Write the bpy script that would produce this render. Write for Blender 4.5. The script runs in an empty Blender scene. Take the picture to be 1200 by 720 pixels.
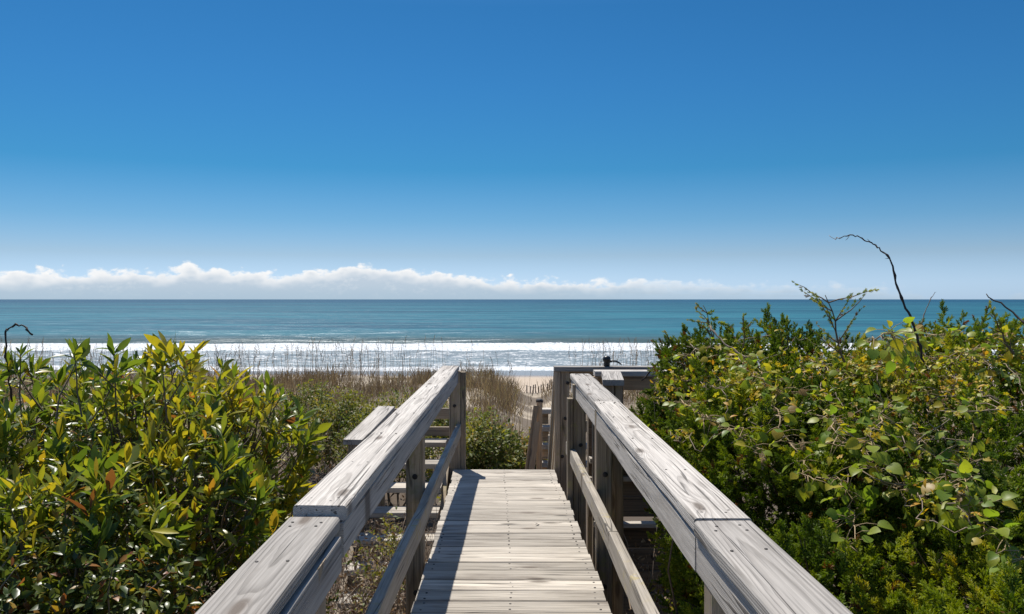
import bpy, math, random
import numpy as np
from mathutils import Vector, Matrix

rng = np.random.RandomState(7)
random.seed(7)
SC = bpy.context.scene
COL = SC.collection
F, CX, HY, EYE = 1020.0, 595.0, 351.0, 1.34


def at(px, py, Y):
    """world point seen at a photograph pixel at distance Y ahead of the eye (used to measure real sizes)"""
    return np.array([(px - CX) * Y / F, Y, EYE - (py - HY) * Y / F])


# ------------------------------------------------------------------ naming helpers
def tag(o, label=None, cat=None, group=None, kind=None):
    if label: o['label'] = label
    if cat: o['category'] = cat
    if group: o['group'] = group
    if kind: o['kind'] = kind
    return o


def thing(name, label, cat, loc=(0, 0, 0), group=None):
    o = bpy.data.objects.new(name, None)
    COL.objects.link(o)
    o.location = loc
    o.empty_display_size = .1
    return tag(o, label, cat, group)


def link(name, me, mat=None, parent=None):
    o = bpy.data.objects.new(name, me)
    COL.objects.link(o)
    if mat is not None:
        for m in (mat if isinstance(mat, (list, tuple)) else [mat]):
            me.materials.append(m)
    if parent is not None:
        o.parent = parent
        p, off = parent, Vector((0, 0, 0))
        while p is not None:
            off += Vector(p.location); p = p.parent
        o.location = -off if parent.type == 'EMPTY' else (0, 0, 0)
    return o


# ------------------------------------------------------------------ numpy noise
def _h(ix, iy, iz, seed):
    n = (ix * 374761393 + iy * 668265263 + iz * 1274126177 + seed * 974634777) & 0xFFFFFFFF
    n = ((n ^ (n >> 13)) * 1274126177) & 0xFFFFFFFF
    n = (n ^ (n >> 16)) & 0xFFFFFFFF
    return n / 4294967295.0


def vnoise(p, seed=0):
    p = np.atleast_2d(np.asarray(p, float))
    i = np.floor(p).astype(np.int64)
    f = p - i
    f = f * f * (3 - 2 * f)
    r = 0
    for dx in (0, 1):
        for dy in (0, 1):
            for dz in (0, 1):
                w = (f[:, 0] if dx else 1 - f[:, 0]) * (f[:, 1] if dy else 1 - f[:, 1]) * (f[:, 2] if dz else 1 - f[:, 2])
                r = r + w * _h(i[:, 0] + dx, i[:, 1] + dy, i[:, 2] + dz, seed)
    return r


def fbm(p, seed=0, oct=4):
    p = np.atleast_2d(np.asarray(p, float))
    a, s, t = .5, 0, 0
    for k in range(oct):
        s = s + a * vnoise(p * 2 ** k, seed + k); t += a; a *= .5
    return s / t


# ------------------------------------------------------------------ mesh building
def mesh_from(name, V, faces_list, smooth=False, attrs=None, mat_idx=None):
    """faces_list: list of (n,k) int arrays"""
    me = bpy.data.meshes.new(name)
    V = np.asarray(V, np.float32)
    me.vertices.add(len(V)); me.vertices.foreach_set('co', V.ravel())
    loops = np.concatenate([f.ravel() for f in faces_list]).astype(np.int32)
    tot = np.concatenate([np.full(len(f), f.shape[1], np.int32) for f in faces_list])
    st = np.concatenate([[0], np.cumsum(tot)[:-1]]).astype(np.int32)
    me.loops.add(len(loops)); me.loops.foreach_set('vertex_index', loops)
    me.polygons.add(len(tot)); me.polygons.foreach_set('loop_start', st)
    me.polygons.foreach_set('loop_total', tot)
    me.polygons.foreach_set('use_smooth', np.full(len(tot), smooth, bool))
    if mat_idx is not None:
        me.polygons.foreach_set('material_index', np.asarray(mat_idx, np.int32))
    for n, (typ, arr) in (attrs or {}).items():
        a = me.attributes.new(n, typ, 'POINT')
        a.data.foreach_set('vector' if typ == 'FLOAT_VECTOR' else 'value', np.asarray(arr, np.float32).ravel())
    me.update(calc_edges=True)
    return me


class MB:
    def __init__(s):
        s.V, s.F, s.A, s.T, s.M, s.n = [], [], [], [], [], 0

    def add(s, V, Fs, gc=None, tone=0., mi=0):
        V = np.asarray(V, float)
        s.V.append(V)
        s.A.append(gc if gc is not None else np.zeros_like(V))
        s.T.append(np.full(len(V), tone))
        for f in Fs:
            f = np.asarray(f, int)
            s.F.append(f + s.n); s.M.append(np.full(len(f), mi))
        s.n += len(V)
        return s

    def build(s, name, mat, parent=None, smooth=False):
        me = mesh_from(name, np.concatenate(s.V), s.F, smooth,
                       {'gc': ('FLOAT_VECTOR', np.concatenate(s.A)), 'tone': ('FLOAT', np.concatenate(s.T))},
                       np.concatenate(s.M))
        return link(name, me, mat, parent)


def board(mb, p0, p1, w, t, up=(0, 0, 1), warp=.004, seg=None, tone=None, r=.004, seed=None):
    """a sawn board: w along the side direction, t along 'up'; p0,p1 on the centre line"""
    p0, p1 = np.asarray(p0, float), np.asarray(p1, float)
    L = p1 - p0; ln = np.linalg.norm(L); l = L / ln
    up = np.asarray(up, float); W = np.cross(l, up); W /= np.linalg.norm(W); T = np.cross(W, l)
    seed = rng.randint(1 << 20) if seed is None else seed
    tone = rng.rand() if tone is None else tone
    seg = seg or max(2, min(60, int(ln / .12)))
    a, b = w / 2, t / 2
    r2 = r * .35
    prof = []
    for sx, sy in ((-1, -1), (1, -1), (1, 1), (-1, 1)):
        c = [(sx * a, sy * (b - r)), (sx * (a - r2), sy * (b - r2)), (sx * (a - r), sy * b)]
        prof += c if sx * sy > 0 else c[::-1]
    prof = np.array(prof)
    # order the twelve profile points by angle
    ang = np.arctan2(prof[:, 1] / b, prof[:, 0] / a); prof = prof[np.argsort(ang)]
    k = len(prof)
    s_ = np.linspace(0, ln, seg + 1)
    q = np.stack([s_ * .9, np.zeros_like(s_), np.full_like(s_, seed * .37 % 977)], 1)
    wx = (fbm(q, 3, 3) - .5) * 2 * warp; wz = (fbm(q + 31.7, 5, 3) - .5) * 2 * warp
    tw = (fbm(q * .6 + 11, 8, 2) - .5) * 2 * warp * 2.0 / max(w, .05) * .25
    V, G = [], []
    for i, s in enumerate(s_):
        jit = (vnoise(np.stack([np.full(k, s * 5.), prof[:, 0] * 40, prof[:, 1] * 40 + seed % 331], 1), 2) - .5) * warp * .5
        pa = prof[:, 0] * (1 + jit / a * .5); pb = prof[:, 1] * (1 + jit / b * .3)
        ca, sa = math.cos(tw[i]), math.sin(tw[i])
        x = pa * ca - pb * sa + wx[i]; z = pa * sa + pb * ca + wz[i]
        V.append(p0 + l * s + x[:, None] * W + z[:, None] * T)
        G.append(np.stack([np.full(k, s) + (seed % 1000) * .731, prof[:, 0], prof[:, 1]], 1))
    V, G = np.concatenate(V), np.concatenate(G)
    idx = np.arange(seg)[:, None] * k + np.arange(k)[None, :]
    nxt = np.arange(seg)[:, None] * k + (np.arange(k)[None, :] + 1) % k
    quads = np.stack([idx, nxt, nxt + k, idx + k], -1).reshape(-1, 4)
    caps = [np.arange(k)[::-1][None, :], (np.arange(k) + seg * k)[None, :]]
    return mb.add(V, [quads] + caps, G, tone)


def tube(mb, pts, rad, sides=6, tone=.5, mi=0, cap=True):
    pts = np.asarray(pts, float); n = len(pts)
    rad = np.broadcast_to(np.asarray(rad, float), (n,))
    d = np.gradient(pts, axis=0); d /= np.linalg.norm(d, axis=1)[:, None] + 1e-9
    ref = np.array([.31, .22, .92]) if abs(d[0][2]) < .8 else np.array([1., .1, 0])
    a = np.cross(d, ref); a /= np.linalg.norm(a, axis=1)[:, None] + 1e-9
    b = np.cross(d, a)
    th = np.linspace(0, 2 * np.pi, sides, endpoint=False)
    V = pts[:, None] + rad[:, None, None] * (np.cos(th)[None, :, None] * a[:, None] + np.sin(th)[None, :, None] * b[:, None])
    V = V.reshape(-1, 3)
    i = np.arange(n - 1)[:, None] * sides + np.arange(sides)[None]
    j = np.arange(n - 1)[:, None] * sides + (np.arange(sides)[None] + 1) % sides
    Fs = [np.stack([i, j, j + sides, i + sides], -1).reshape(-1, 4)]
    if cap: Fs += [np.arange(sides)[::-1][None], (np.arange(sides) + (n - 1) * sides)[None]]
    ln = np.concatenate([[0], np.cumsum(np.linalg.norm(np.diff(pts, axis=0), axis=1))])
    G = np.repeat(np.stack([ln, ln * 0, ln * 0], 1), sides, 0)
    return mb.add(V, Fs, G, tone, mi)


def lathe(mb, c, axis, prof, sides=12, tone=.5, mi=0):
    """prof: (distance along axis, radius)"""
    c = np.asarray(c, float); axis = np.asarray(axis, float); axis /= np.linalg.norm(axis)
    pts = np.array([c + axis * h for h, _ in prof])
    rad = np.array([max(r, 1e-4) for _, r in prof])
    ref = np.array([0, 0, 1.]) if abs(axis[2]) < .8 else np.array([1., 0, 0])
    a = np.cross(axis, ref); a /= np.linalg.norm(a); b = np.cross(axis, a)
    th = np.linspace(0, 2 * np.pi, sides, endpoint=False)
    V = (pts[:, None] + rad[:, None, None] * (np.cos(th)[None, :, None] * a + np.sin(th)[None, :, None] * b)).reshape(-1, 3)
    n = len(prof)
    i = np.arange(n - 1)[:, None] * sides + np.arange(sides)[None]
    j = np.arange(n - 1)[:, None] * sides + (np.arange(sides)[None] + 1) % sides
    return mb.add(V, [np.stack([i, j, j + sides, i + sides], -1).reshape(-1, 4), np.arange(sides)[::-1][None],
                      (np.arange(sides) + (n - 1) * sides)[None]], None, tone, mi)


# ------------------------------------------------------------------ foliage scattering
def frames(d, n):
    """rotation matrices with y = d (growth) and z close to n"""
    d = d / (np.linalg.norm(d, axis=1)[:, None] + 1e-9)
    x = np.cross(d, n); x /= np.linalg.norm(x, axis=1)[:, None] + 1e-9
    z = np.cross(x, d)
    return np.stack([x, d, z], -1)


def compose(BR, Bp, Bs, LR, Lp, Ls):
    R = np.einsum('bij,ljk->blik', BR, LR).reshape(-1, 3, 3)
    p = (Bp[:, None] + Bs[:, None, None] * np.einsum('bij,lj->bli', BR, Lp)).reshape(-1, 3)
    s = (Bs[:, None] * Ls[None]).ravel()
    return R, p, s


def instance_mesh(name, tmpl, R, p, s, tint, extra=None):
    tv, tf = tmpl
    V = (np.einsum('mij,nj->mni', R, tv) * np.asarray(s)[:, None, None] + p[:, None]).reshape(-1, 3)
    nv, m = len(tv), len(p)
    Fs = [(np.arange(m)[:, None, None] * nv + f[None]).reshape(-1, f.shape[1]) for f in tf]
    T = np.repeat(np.asarray(tint), nv)
    return V, Fs, T


def merge_build(name, pieces, mat, parent, smooth=True):
    V, Fs, T, n = [], [], [], 0
    for v, f, t in pieces:
        V.append(v); Fs += [q + n for q in f]; T.append(t); n += len(v)
    me = mesh_from(name, np.concatenate(V), Fs, smooth, {'tint': ('FLOAT', np.concatenate(T))})
    return link(name, me, mat, parent)


def leaf_template(stations, fold=.25, bend=.25, curl=0.):
    """stations: (t, half width); unit length along +y, face normal +z"""
    V = []
    for t, w in stations:
        z = -bend * t * t
        V += [(-w, t, z + fold * w), (0, t, z), (w, t, z + fold * w + curl * w)]
    n = len(stations)
    q = []
    for i in range(n - 1):
        a = 3 * i
        q += [(a, a + 1, a + 4, a + 3), (a + 1, a + 2, a + 5, a + 4)]
    return np.array(V, float), [np.array(q)]


BIG = [leaf_template([(0, .008), (.2, .07), (.45, .125), (.66, .125), (.85, .07), (1., .006)], f, b) for f, b in ((.35, .12), (.25, .3), (.5, -.08))]
SMALL = [leaf_template([(0, .02), (.3, .2), (.65, .23), (1., .02)], f, b) for f, b in ((.3, .1), (.2, .35))]
HEART = [leaf_template([(-.1, .2), (0, .38), (.25, .5), (.5, .46), (.78, .26), (1.02, .015)], f, b) for f, b in ((.12, .15), (.3, .3), (-.15, .25))]
BLADE = (np.array([(-.5, 0, 0), (.5, 0, 0), (-.42, .35, .0), (.42, .35, .0), (-.3, .7, .0), (.3, .7, 0), (0, 1., 0)], float) * np.array([.02, 1, 1]),
         [np.array([(0, 1, 3, 2), (2, 3, 5, 4)]), np.array([(4, 5, 6)])])


def sprig_template(n_side, seed, wid=.055, fork=.7):
    """a juniper spray: thin tapering three-sided spikes on a short axis"""
    r = np.random.RandomState(seed)
    V, T = [], []
    def spike(a, b, w):
        a, b = np.array(a), np.array(b)
        d = (b - a) / np.linalg.norm(b - a)
        x = np.cross(d, r.randn(3)); x /= np.linalg.norm(x); y = np.cross(d, x)
        m = a + (b - a) * .35
        k = len(V)
        for i in range(3):
            th = i * 2.094
            V.append(m + w * (math.cos(th) * x + math.sin(th) * y))
        V.append(a); V.append(b)
        for i in range(3):
            j = (i + 1) % 3
            T.append((k + i, k + j, k + 4)); T.append((k + j, k + i, k + 3))
    spike((0, 0, 0), (0.03, 1, .02), wid * .8)
    for i in range(n_side):
        t = .1 + .8 * i / n_side
        ph = i * 2.4 + r.rand()
        L = fork * (1 - .55 * t) * (.7 + .5 * r.rand())
        base = np.array((0.02 * t, t, 0))
        spike(base, base + L * np.array((math.cos(ph) * .62, .72, math.sin(ph) * .62)), wid)
    return np.array(V, float), [np.array(T)]


SPRIG = [sprig_template(12, 1, .075, .5), sprig_template(14, 2, .075, .55), sprig_template(12, 3, .07, .65)]


def flower_template():
    V, q = [], []
    for i in range(5):
        th = i * 2 * np.pi / 5
        c, s = math.cos(th), math.sin(th)
        k = len(V)
        for rad, wd, h in ((.08, .06, .0), (.55, .3, .25), (1., .22, .12)):
            for sg in (-1, 1):
                V.append((c * rad - s * wd * sg, s * rad + c * wd * sg, h))
        q += [(k, k + 1, k + 3, k + 2), (k + 2, k + 3, k + 5, k + 4)]
    return np.array(V, float), [np.array(q)]


FLOWER = flower_template()


def unit(v): return v / (np.linalg.norm(v, axis=-1, keepdims=True) + 1e-9)


def blob_surface(blobs, n, r, lo=.75, hi=1.0, lump=.22, freq=3., front_bias=None):
    """random points near the lumpy skin of a union of ellipsoids, with outward normals"""
    vol = np.array([b[3] * b[4] + b[4] * b[5] + b[3] * b[5] for b in blobs]); vol = vol / vol.sum()
    P, N = [], []
    for bi, b in enumerate(blobs):
        m = int(n * vol[bi]) + 1
        c, rad = np.array(b[:3]), np.array(b[3:6])
        u = unit(r.randn(m, 3))
        k = lo + (hi - lo) * r.rand(m) ** .6
        ns = fbm(u * freq + bi * 17.3, 40 + bi, 3)
        pos = c + u * rad * (k * (1 + lump * 2 * (ns - .5)))[:, None]
        nor = unit(u / rad)
        keep = nor[:, 2] > -.5
        for bj, o in enumerate(blobs):
            if bj != bi:
                q = (pos - np.array(o[:3])) / np.array(o[3:6])
                keep &= (q ** 2).sum(1) > .66
        P.append(pos[keep]); N.append(nor[keep])
    return np.concatenate(P), np.concatenate(N)


# ------------------------------------------------------------------ materials
def newmat(name):
    m = bpy.data.materials.new(name); m.use_nodes = True
    nt = m.node_tree
    for n in list(nt.nodes): nt.nodes.remove(n)
    out = nt.nodes.new('ShaderNodeOutputMaterial')
    return m, nt, out


class NT:
    """small helper that writes node graphs compactly"""
    def __init__(s, nt): s.nt = nt

    def n(s, typ, ins=None, **props):
        nd = s.nt.nodes.new(typ)
        for k, v in props.items(): setattr(nd, k, v)
        for k, v in (ins or {}).items():
            sock = nd.inputs[k]
            if isinstance(v, bpy.types.NodeSocket): s.nt.links.new(v, sock)
            else: sock.default_value = v
        return nd

    def math(s, op, a, b=None, c=None, clamp=False):
        ins = {0: a}
        if b is not None: ins[1] = b
        if c is not None: ins[2] = c
        return s.n('ShaderNodeMath', ins, operation=op, use_clamp=clamp).outputs[0]

    def ss(s, v, lo, hi):
        nd = s.n('ShaderNodeMapRange', {0: v, 1: lo, 2: hi, 3: 0., 4: 1.}, interpolation_type='SMOOTHSTEP')
        return nd.outputs[0]

    def mix(s, f, a, b, blend='MIX'):
        nd = s.nt.nodes.new('ShaderNodeMix'); nd.data_type = 'RGBA'; nd.blend_type = blend
        for i, v in ((0, f), (6, a), (7, b)):
            if isinstance(v, bpy.types.NodeSocket): s.nt.links.new(v, nd.inputs[i])
            else: nd.inputs[i].default_value = (*v, 1) if isinstance(v, tuple) and len(v) == 3 else v
        return nd.outputs[2]

    def noise(s, vec, scale, detail=3, rough=.5, w=None, dist=0.):
        nd = s.n('ShaderNodeTexNoise', {'Scale': scale, 'Detail': detail, 'Roughness': rough, 'Distortion': dist})
        if w is not None:
            nd.noise_dimensions = '4D'
            if isinstance(w, bpy.types.NodeSocket): s.nt.links.new(w, nd.inputs['W'])
            else: nd.inputs['W'].default_value = w
        s.nt.links.new(vec, nd.inputs['Vector'])
        return nd.outputs[0]

    def scale(s, vec, v):
        return s.n('ShaderNodeVectorMath', {0: vec, 1: v}, operation='MULTIPLY').outputs[0]

    def ramp(s, f, stops, interp='LINEAR'):
        nd = s.n('ShaderNodeValToRGB', {0: f}); cr = nd.color_ramp; cr.interpolation = interp
        while len(cr.elements) < len(stops): cr.elements.new(.5)
        for e, (p, c) in zip(cr.elements, stops):
            e.position = p; e.color = (*c, 1) if len(c) == 3 else c
        return nd.outputs[0]

    def attr(s, name): return s.n('ShaderNodeAttribute', attribute_name=name)


def wood(name, light, dark, stain=(.10, .085, .07), stain_amt=.35, ring=.0075, lichen=None, knots=.55, pale=.5):
    m, nt, out = newmat(name); g = NT(nt)
    gc = g.attr('gc').outputs['Vector']; tone = g.attr('tone').outputs['Fac']
    W = g.math('MULTIPLY', tone, 41.)
    sp = g.n('ShaderNodeSeparateXYZ', {0: gc}).outputs
    l, a, b = sp[0], sp[1], sp[2]
    # knots
    kv = g.n('ShaderNodeCombineXYZ', {0: g.math('MULTIPLY', l, 1.9), 1: g.math('ADD', g.math('MULTIPLY', a, 7.), W), 2: 0.}).outputs[0]
    vo = g.n('ShaderNodeTexVoronoi', {'Vector': kv, 'Scale': 1., 'Randomness': .95}, voronoi_dimensions='2D')
    kd = vo.outputs['Distance']
    krnd = g.n('ShaderNodeSeparateColor', {0: vo.outputs['Color']}).outputs[0]
    gate = g.ss(krnd, 1 - knots, 1 - knots + .05)
    kpush = g.math('MULTIPLY', g.math('EXPONENT', g.math('MULTIPLY', g.math('POWER', g.math('DIVIDE', kd, .16), 2.), -1.)), gate)
    # growth rings
    lowv = g.scale(gc, (.7, 3., 3.))
    w1 = g.math('MULTIPLY', g.math('SUBTRACT', g.noise(lowv, 1., 2, .45, W), .5), .034)
    lowv2 = g.scale(gc, (6., 30., 30.))
    w2 = g.math('MULTIPLY', g.math('SUBTRACT', g.noise(lowv2, 1., 2, .5, W), .5), .0045)
    aa = g.math('ADD', a, w1)
    bb = g.math('ADD', g.math('ADD', b, .075), g.math('MULTIPLY', w1, -1.4))
    r = g.math('SQRT', g.math('ADD', g.math('MULTIPLY', aa, aa), g.math('MULTIPLY', bb, bb)))
    r = g.math('ADD', g.math('ADD', r, w2), g.math('MULTIPLY', kpush, .010))
    ph = g.math('FRACT', g.math('DIVIDE', r, ring))
    late = g.math('MULTIPLY', g.ss(ph, .3, .85), g.math('SUBTRACT', 1., g.ss(ph, .9, 1.)))
    # fibres, checks, blotches
    fib = g.noise(g.scale(gc, (5., 300., 300.)), 1., 3, .65, W)
    chk = g.noise(g.scale(gc, (1.3, 120., 120.)), 1., 2, .5, g.math('ADD', W, 3.))
    crack = g.ss(chk, .62, .68)
    spl = g.math('ABSOLUTE', g.math('SUBTRACT', g.noise(g.scale(gc, (.55, 17., 17.)), 1., 2, .4, g.math('ADD', W, 23.)), .5))
    sgate = g.ss(g.noise(g.scale(gc, (1.7, 6., 6.)), 1., 2, .5, g.math('ADD', W, 29.)), .5, .6)
    crack = g.math('MAXIMUM', crack, g.math('MULTIPLY', g.math('SUBTRACT', 1., g.ss(spl, .004, .012)), sgate))
    blo = g.noise(g.scale(gc, (2.2, 9., 9.)), 1., 4, .6, g.math('ADD', W, 9.))
    lv = g.noise(g.scale(gc, (1.6, 14., 14.)), 1., 3, .6, g.math('ADD', W, 17.))
    col = g.mix(g.math('MULTIPLY', late, g.math('MULTIPLY', g.ss(lv, .25, .7), .7)), light, dark)
    fib2 = g.noise(g.scale(gc, (2.2, 110., 110.)), 1., 2, .5, g.math('ADD', W, 5.))
    fm = g.math('ADD', .08, g.math('ADD', g.math('MULTIPLY', fib, .95), g.math('MULTIPLY', fib2, .9)))
    col = g.mix(1., col, g.n('ShaderNodeCombineColor', {0: fm, 1: fm, 2: fm}).outputs[0], 'MULTIPLY')
    col = g.mix(g.math('MULTIPLY', g.ss(blo, .48, .75), stain_amt), col, stain)
    tv = g.math('ADD', .68, g.math('MULTIPLY', tone, .54))
    col = g.mix(1., col, g.n('ShaderNodeCombineColor', {0: tv, 1: g.math('MULTIPLY', tv, .995), 2: g.math('MULTIPLY', tv, .98)}).outputs[0], 'MULTIPLY')
    if lichen:
        li = g.noise(gc, 26., 4, .65, W); li2 = g.noise(gc, 4., 2, .5, W)
        lm = g.math('MULTIPLY', g.ss(li, .52, .62), g.ss(li2, .42, .6))
        col = g.mix(g.math('MULTIPLY', lm, .7), col, lichen)
    km = g.math('MULTIPLY', g.math('SUBTRACT', 1., g.ss(kd, .045, .115)), gate)
    khalo = g.math('MULTIPLY', g.math('SUBTRACT', 1., g.ss(kd, .05, .2)), gate)
    col = g.mix(g.math('MULTIPLY', khalo, .28), col, (.17, .13, .10))
    col = g.mix(g.math('MULTIPLY', km, .75), col, (.10, .075, .055))
    col = g.mix(g.math('MULTIPLY', crack, .75), col, (.045, .038, .032))
    hgt = g.math('SUBTRACT', g.math('ADD', g.math('MULTIPLY', late, .55), g.math('MULTIPLY', fib, .5)), g.math('MULTIPLY', crack, 1.8))
    bmp = g.n('ShaderNodeBump', {'Strength': .8, 'Distance': .002, 'Height': hgt})
    bs = g.n('ShaderNodeBsdfPrincipled', {'Base Color': col, 'Roughness': .78, 'Specular IOR Level': .25, 'Normal': bmp.outputs[0]})
    nt.links.new(bs.outputs[0], out.inputs[0])
    return m


def leafmat(name, stops, rough=.35, trans=.4, spec=.5, tboost=(1.15, 1.2, .5)):
    m, nt, out = newmat(name); g = NT(nt)
    t = g.attr('tint').outputs['Fac']
    col = g.ramp(t, stops)
    geo = g.n('ShaderNodeNewGeometry')
    nz = g.noise(geo.outputs['Position'], 35., 3, .6)
    v = g.math('ADD', .72, g.math('MULTIPLY', nz, .56))
    sp_ = g.ss(g.noise(geo.outputs['Position'], 150., 2, .5), .66, .72)
    col = g.mix(g.math('MULTIPLY', sp_, .6), col, (.13, .075, .03))
    col = g.mix(1., col, g.n('ShaderNodeCombineColor', {0: v, 1: v, 2: v}).outputs[0], 'MULTIPLY')
    bs = g.n('ShaderNodeBsdfPrincipled', {'Base Color': col, 'Roughness': rough, 'Specular IOR Level': spec})
    tc = g.mix(1., col, tboost, 'MULTIPLY')
    tr = g.n('ShaderNodeBsdfTranslucent', {'Color': tc})
    mx = g.n('ShaderNodeMixShader', {0: trans, 1: bs.outputs[0], 2: tr.outputs[0]})
    nt.links.new(mx.outputs[0], out.inputs[0])
    return m


def plain(name, col, rough=.7, spec=.3, var=.3, scale=30., metal=0.):
    m, nt, out = newmat(name); g = NT(nt)
    geo = g.n('ShaderNodeNewGeometry')
    nz = g.noise(geo.outputs['Position'], scale, 4, .6)
    v = g.math('ADD', 1 - var, g.math('MULTIPLY', nz, 2 * var))
    c = g.mix(1., col, g.n('ShaderNodeCombineColor', {0: v, 1: v, 2: v}).outputs[0], 'MULTIPLY')
    bs = g.n('ShaderNodeBsdfPrincipled', {'Base Color': c, 'Roughness': rough, 'Specular IOR Level': spec, 'Metallic': metal})
    nt.links.new(bs.outputs[0], out.inputs[0])
    return m


M = {}
M['cap'] = wood('weathered_cap', (.445, .412, .375), (.18, .16, .14), stain=(.15, .125, .10), stain_amt=.35, ring=.0046, knots=.6)
M['deck'] = wood('weathered_deck', (.49, .44, .375), (.23, .198, .165), stain=(.16, .13, .105), stain_amt=.75, ring=.005, knots=.4)
M['post'] = wood('weathered_post', (.36, .29, .215), (.21, .16, .115), stain_amt=.35, lichen=(.30, .27, .13), ring=.006, knots=.3)
M['rail'] = wood('lichened_rail', (.46, .41, .345), (.24, .2, .16), stain_amt=.35, lichen=(.38, .31, .14), ring=.006, knots=.3)
M['new'] = wood('browner_timber', (.52, .36, .22), (.34, .22, .13), stain_amt=.3, ring=.006, knots=.3)
M['shade_board'] = wood('shade_toned_board', (.17, .125, .085), (.10, .07, .045), stain_amt=.3, ring=.006, knots=.2)  # brown board with shade put into its colour, for the landing skirts
M['iron'] = plain('rusted_iron', (.035, .028, .024), .6, .4)
M['black'] = plain('black_plastic', (.012, .014, .016), .4, .5)
M['stem'] = plain('bark_stem', (.17, .125, .085), .85, .2, .45, 60)
M['drytwig'] = plain('dry_twig', (.30, .23, .17), .85, .2, .45, 60)
M['darktwig'] = plain('dark_bare_stem', (.045, .03, .024), .7, .3, .4, 60)
M['vinestem'] = plain('tan_vine_stem', (.36, .26, .14), .7, .3, .4, 50)
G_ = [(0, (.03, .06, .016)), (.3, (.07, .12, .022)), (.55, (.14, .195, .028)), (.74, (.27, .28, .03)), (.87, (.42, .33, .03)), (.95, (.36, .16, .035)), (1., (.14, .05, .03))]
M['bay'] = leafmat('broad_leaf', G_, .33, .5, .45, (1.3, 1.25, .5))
M['yaupon'] = leafmat('small_glossy_leaf', [(0, (.03, .055, .018)), (.4, (.08, .12, .026)), (.68, (.18, .20, .035)), (.82, (.32, .28, .04)), (.92, (.40, .19, .05)), (1., (.26, .09, .05))], .34, .42, .35, (1.3, 1.2, .5))
M['juniper'] = leafmat('juniper_spray', [(0, (.075, .115, .026)), (.35, (.18, .25, .042)), (.65, (.33, .385, .06)), (.9, (.46, .45, .075)), (1., (.28, .17, .07))], .55, .66, .22, (1.6, 1.5, .6))
M['smilax'] = leafmat('round_vine_leaf', [(0, (.085, .15, .025)), (.5, (.18, .27, .035)), (.8, (.34, .37, .04)), (.9, (.5, .38, .04)), (1., (.34, .2, .1))], .42, .5, .25, (1.4, 1.4, .5))
M['yellow'] = leafmat('yellow_petal', [(0, (.15, .21, .03)), (.45, (.30, .33, .035)), (.75, (.55, .45, .03)), (1., (.55, .26, .03))], .5, .4, .3)
M['dune_leaf'] = leafmat('dune_shrub_leaf', [(0, (.05, .08, .02)), (.5, (.12, .16, .03)), (.8, (.23, .225, .04)), (1., (.26, .17, .08))], .5, .45, .25, (1.3, 1.2, .6))
M['grass'] = leafmat('dry_dune_grass', [(0, (.10, .068, .048)), (.4, (.21, .15, .095)), (.7, (.37, .28, .145)), (.9, (.33, .30, .11)), (1., (.16, .20, .05))], .7, .3, .2, (1.1, 1.05, .9))
M['dead'] = leafmat('dead_leaf', [(0, (.10, .055, .03)), (.6, (.34, .24, .15)), (1., (.5, .42, .3))], .6, .3, .3, (1.1, 1., .8))

# ------------------------------------------------------------------ camera and light
cam = bpy.data.cameras.new('camera')
cam.sensor_width = 36; cam.lens = 36 * F / 1200
cam.shift_x = (600 - CX) / 1200; cam.shift_y = -(360 - HY) / 1200
cam.clip_start = .05; cam.clip_end = 200000
co = bpy.data.objects.new('camera', cam); COL.objects.link(co)
co.location = (0, 0, EYE); co.rotation_euler = (math.pi / 2, 0, 0)
SC.camera = co

SUN = np.array([-.175, .44, .78]); SUN /= np.linalg.norm(SUN)
EL = math.asin(SUN[2]); AZ = math.atan2(SUN[0], SUN[1])
sl = bpy.data.lights.new('sun', 'SUN'); sl.energy = 4.6; sl.angle = math.radians(.5); sl.color = (1., .955, .88)
so = bpy.data.objects.new('sun', sl); COL.objects.link(so)
so.rotation_euler = Vector(SUN).to_track_quat('Z', 'Y').to_euler()
so.location = (-5, 12, 20)

w = bpy.data.worlds.new('World'); SC.world = w; w.use_nodes = True
nt = w.node_tree
for n in list(nt.nodes): nt.nodes.remove(n)
g = NT(nt)
out = nt.nodes.new('ShaderNodeOutputWorld')
sky = g.n('ShaderNodeTexSky', sky_type='NISHITA', sun_disc=False, sun_elevation=EL, sun_rotation=AZ, altitude=0., air_density=1.0, dust_density=.35, ozone_density=2.5)
tc = g.n('ShaderNodeTexCoord').outputs['Generated']
s3 = g.n('ShaderNodeSeparateXYZ', {0: tc}).outputs
az = g.math('ARCTAN2', s3[0], s3[1]); el = g.math('ARCSINE', s3[2])
# polariser-like deepening above the horizon; overhead left brighter to add fill light
SKYMUL = g.ramp(g.math('MULTIPLY', el, 1 / .6, clamp=True), [(0, (0.5755, 0.8463, 1.4811)), (0.03, (0.5612, 0.7789, 1.2982)), (0.083, (0.4464, 0.5774, 0.8283)), (0.148, (0.2762, 0.5018, 0.7283)), (0.245, (0.1246, 0.4234, 0.6323)), (0.4, (0.1178, 0.4112, 0.6399)), (0.54, (0.1087, 0.3967, 0.6194)), (0.75, (0.3, 0.55, 0.8)), (1.0, (0.8, 0.9, 1.0))])
skyc = g.mix(1., sky.outputs[0], SKYMUL, 'MULTIPLY')
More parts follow.
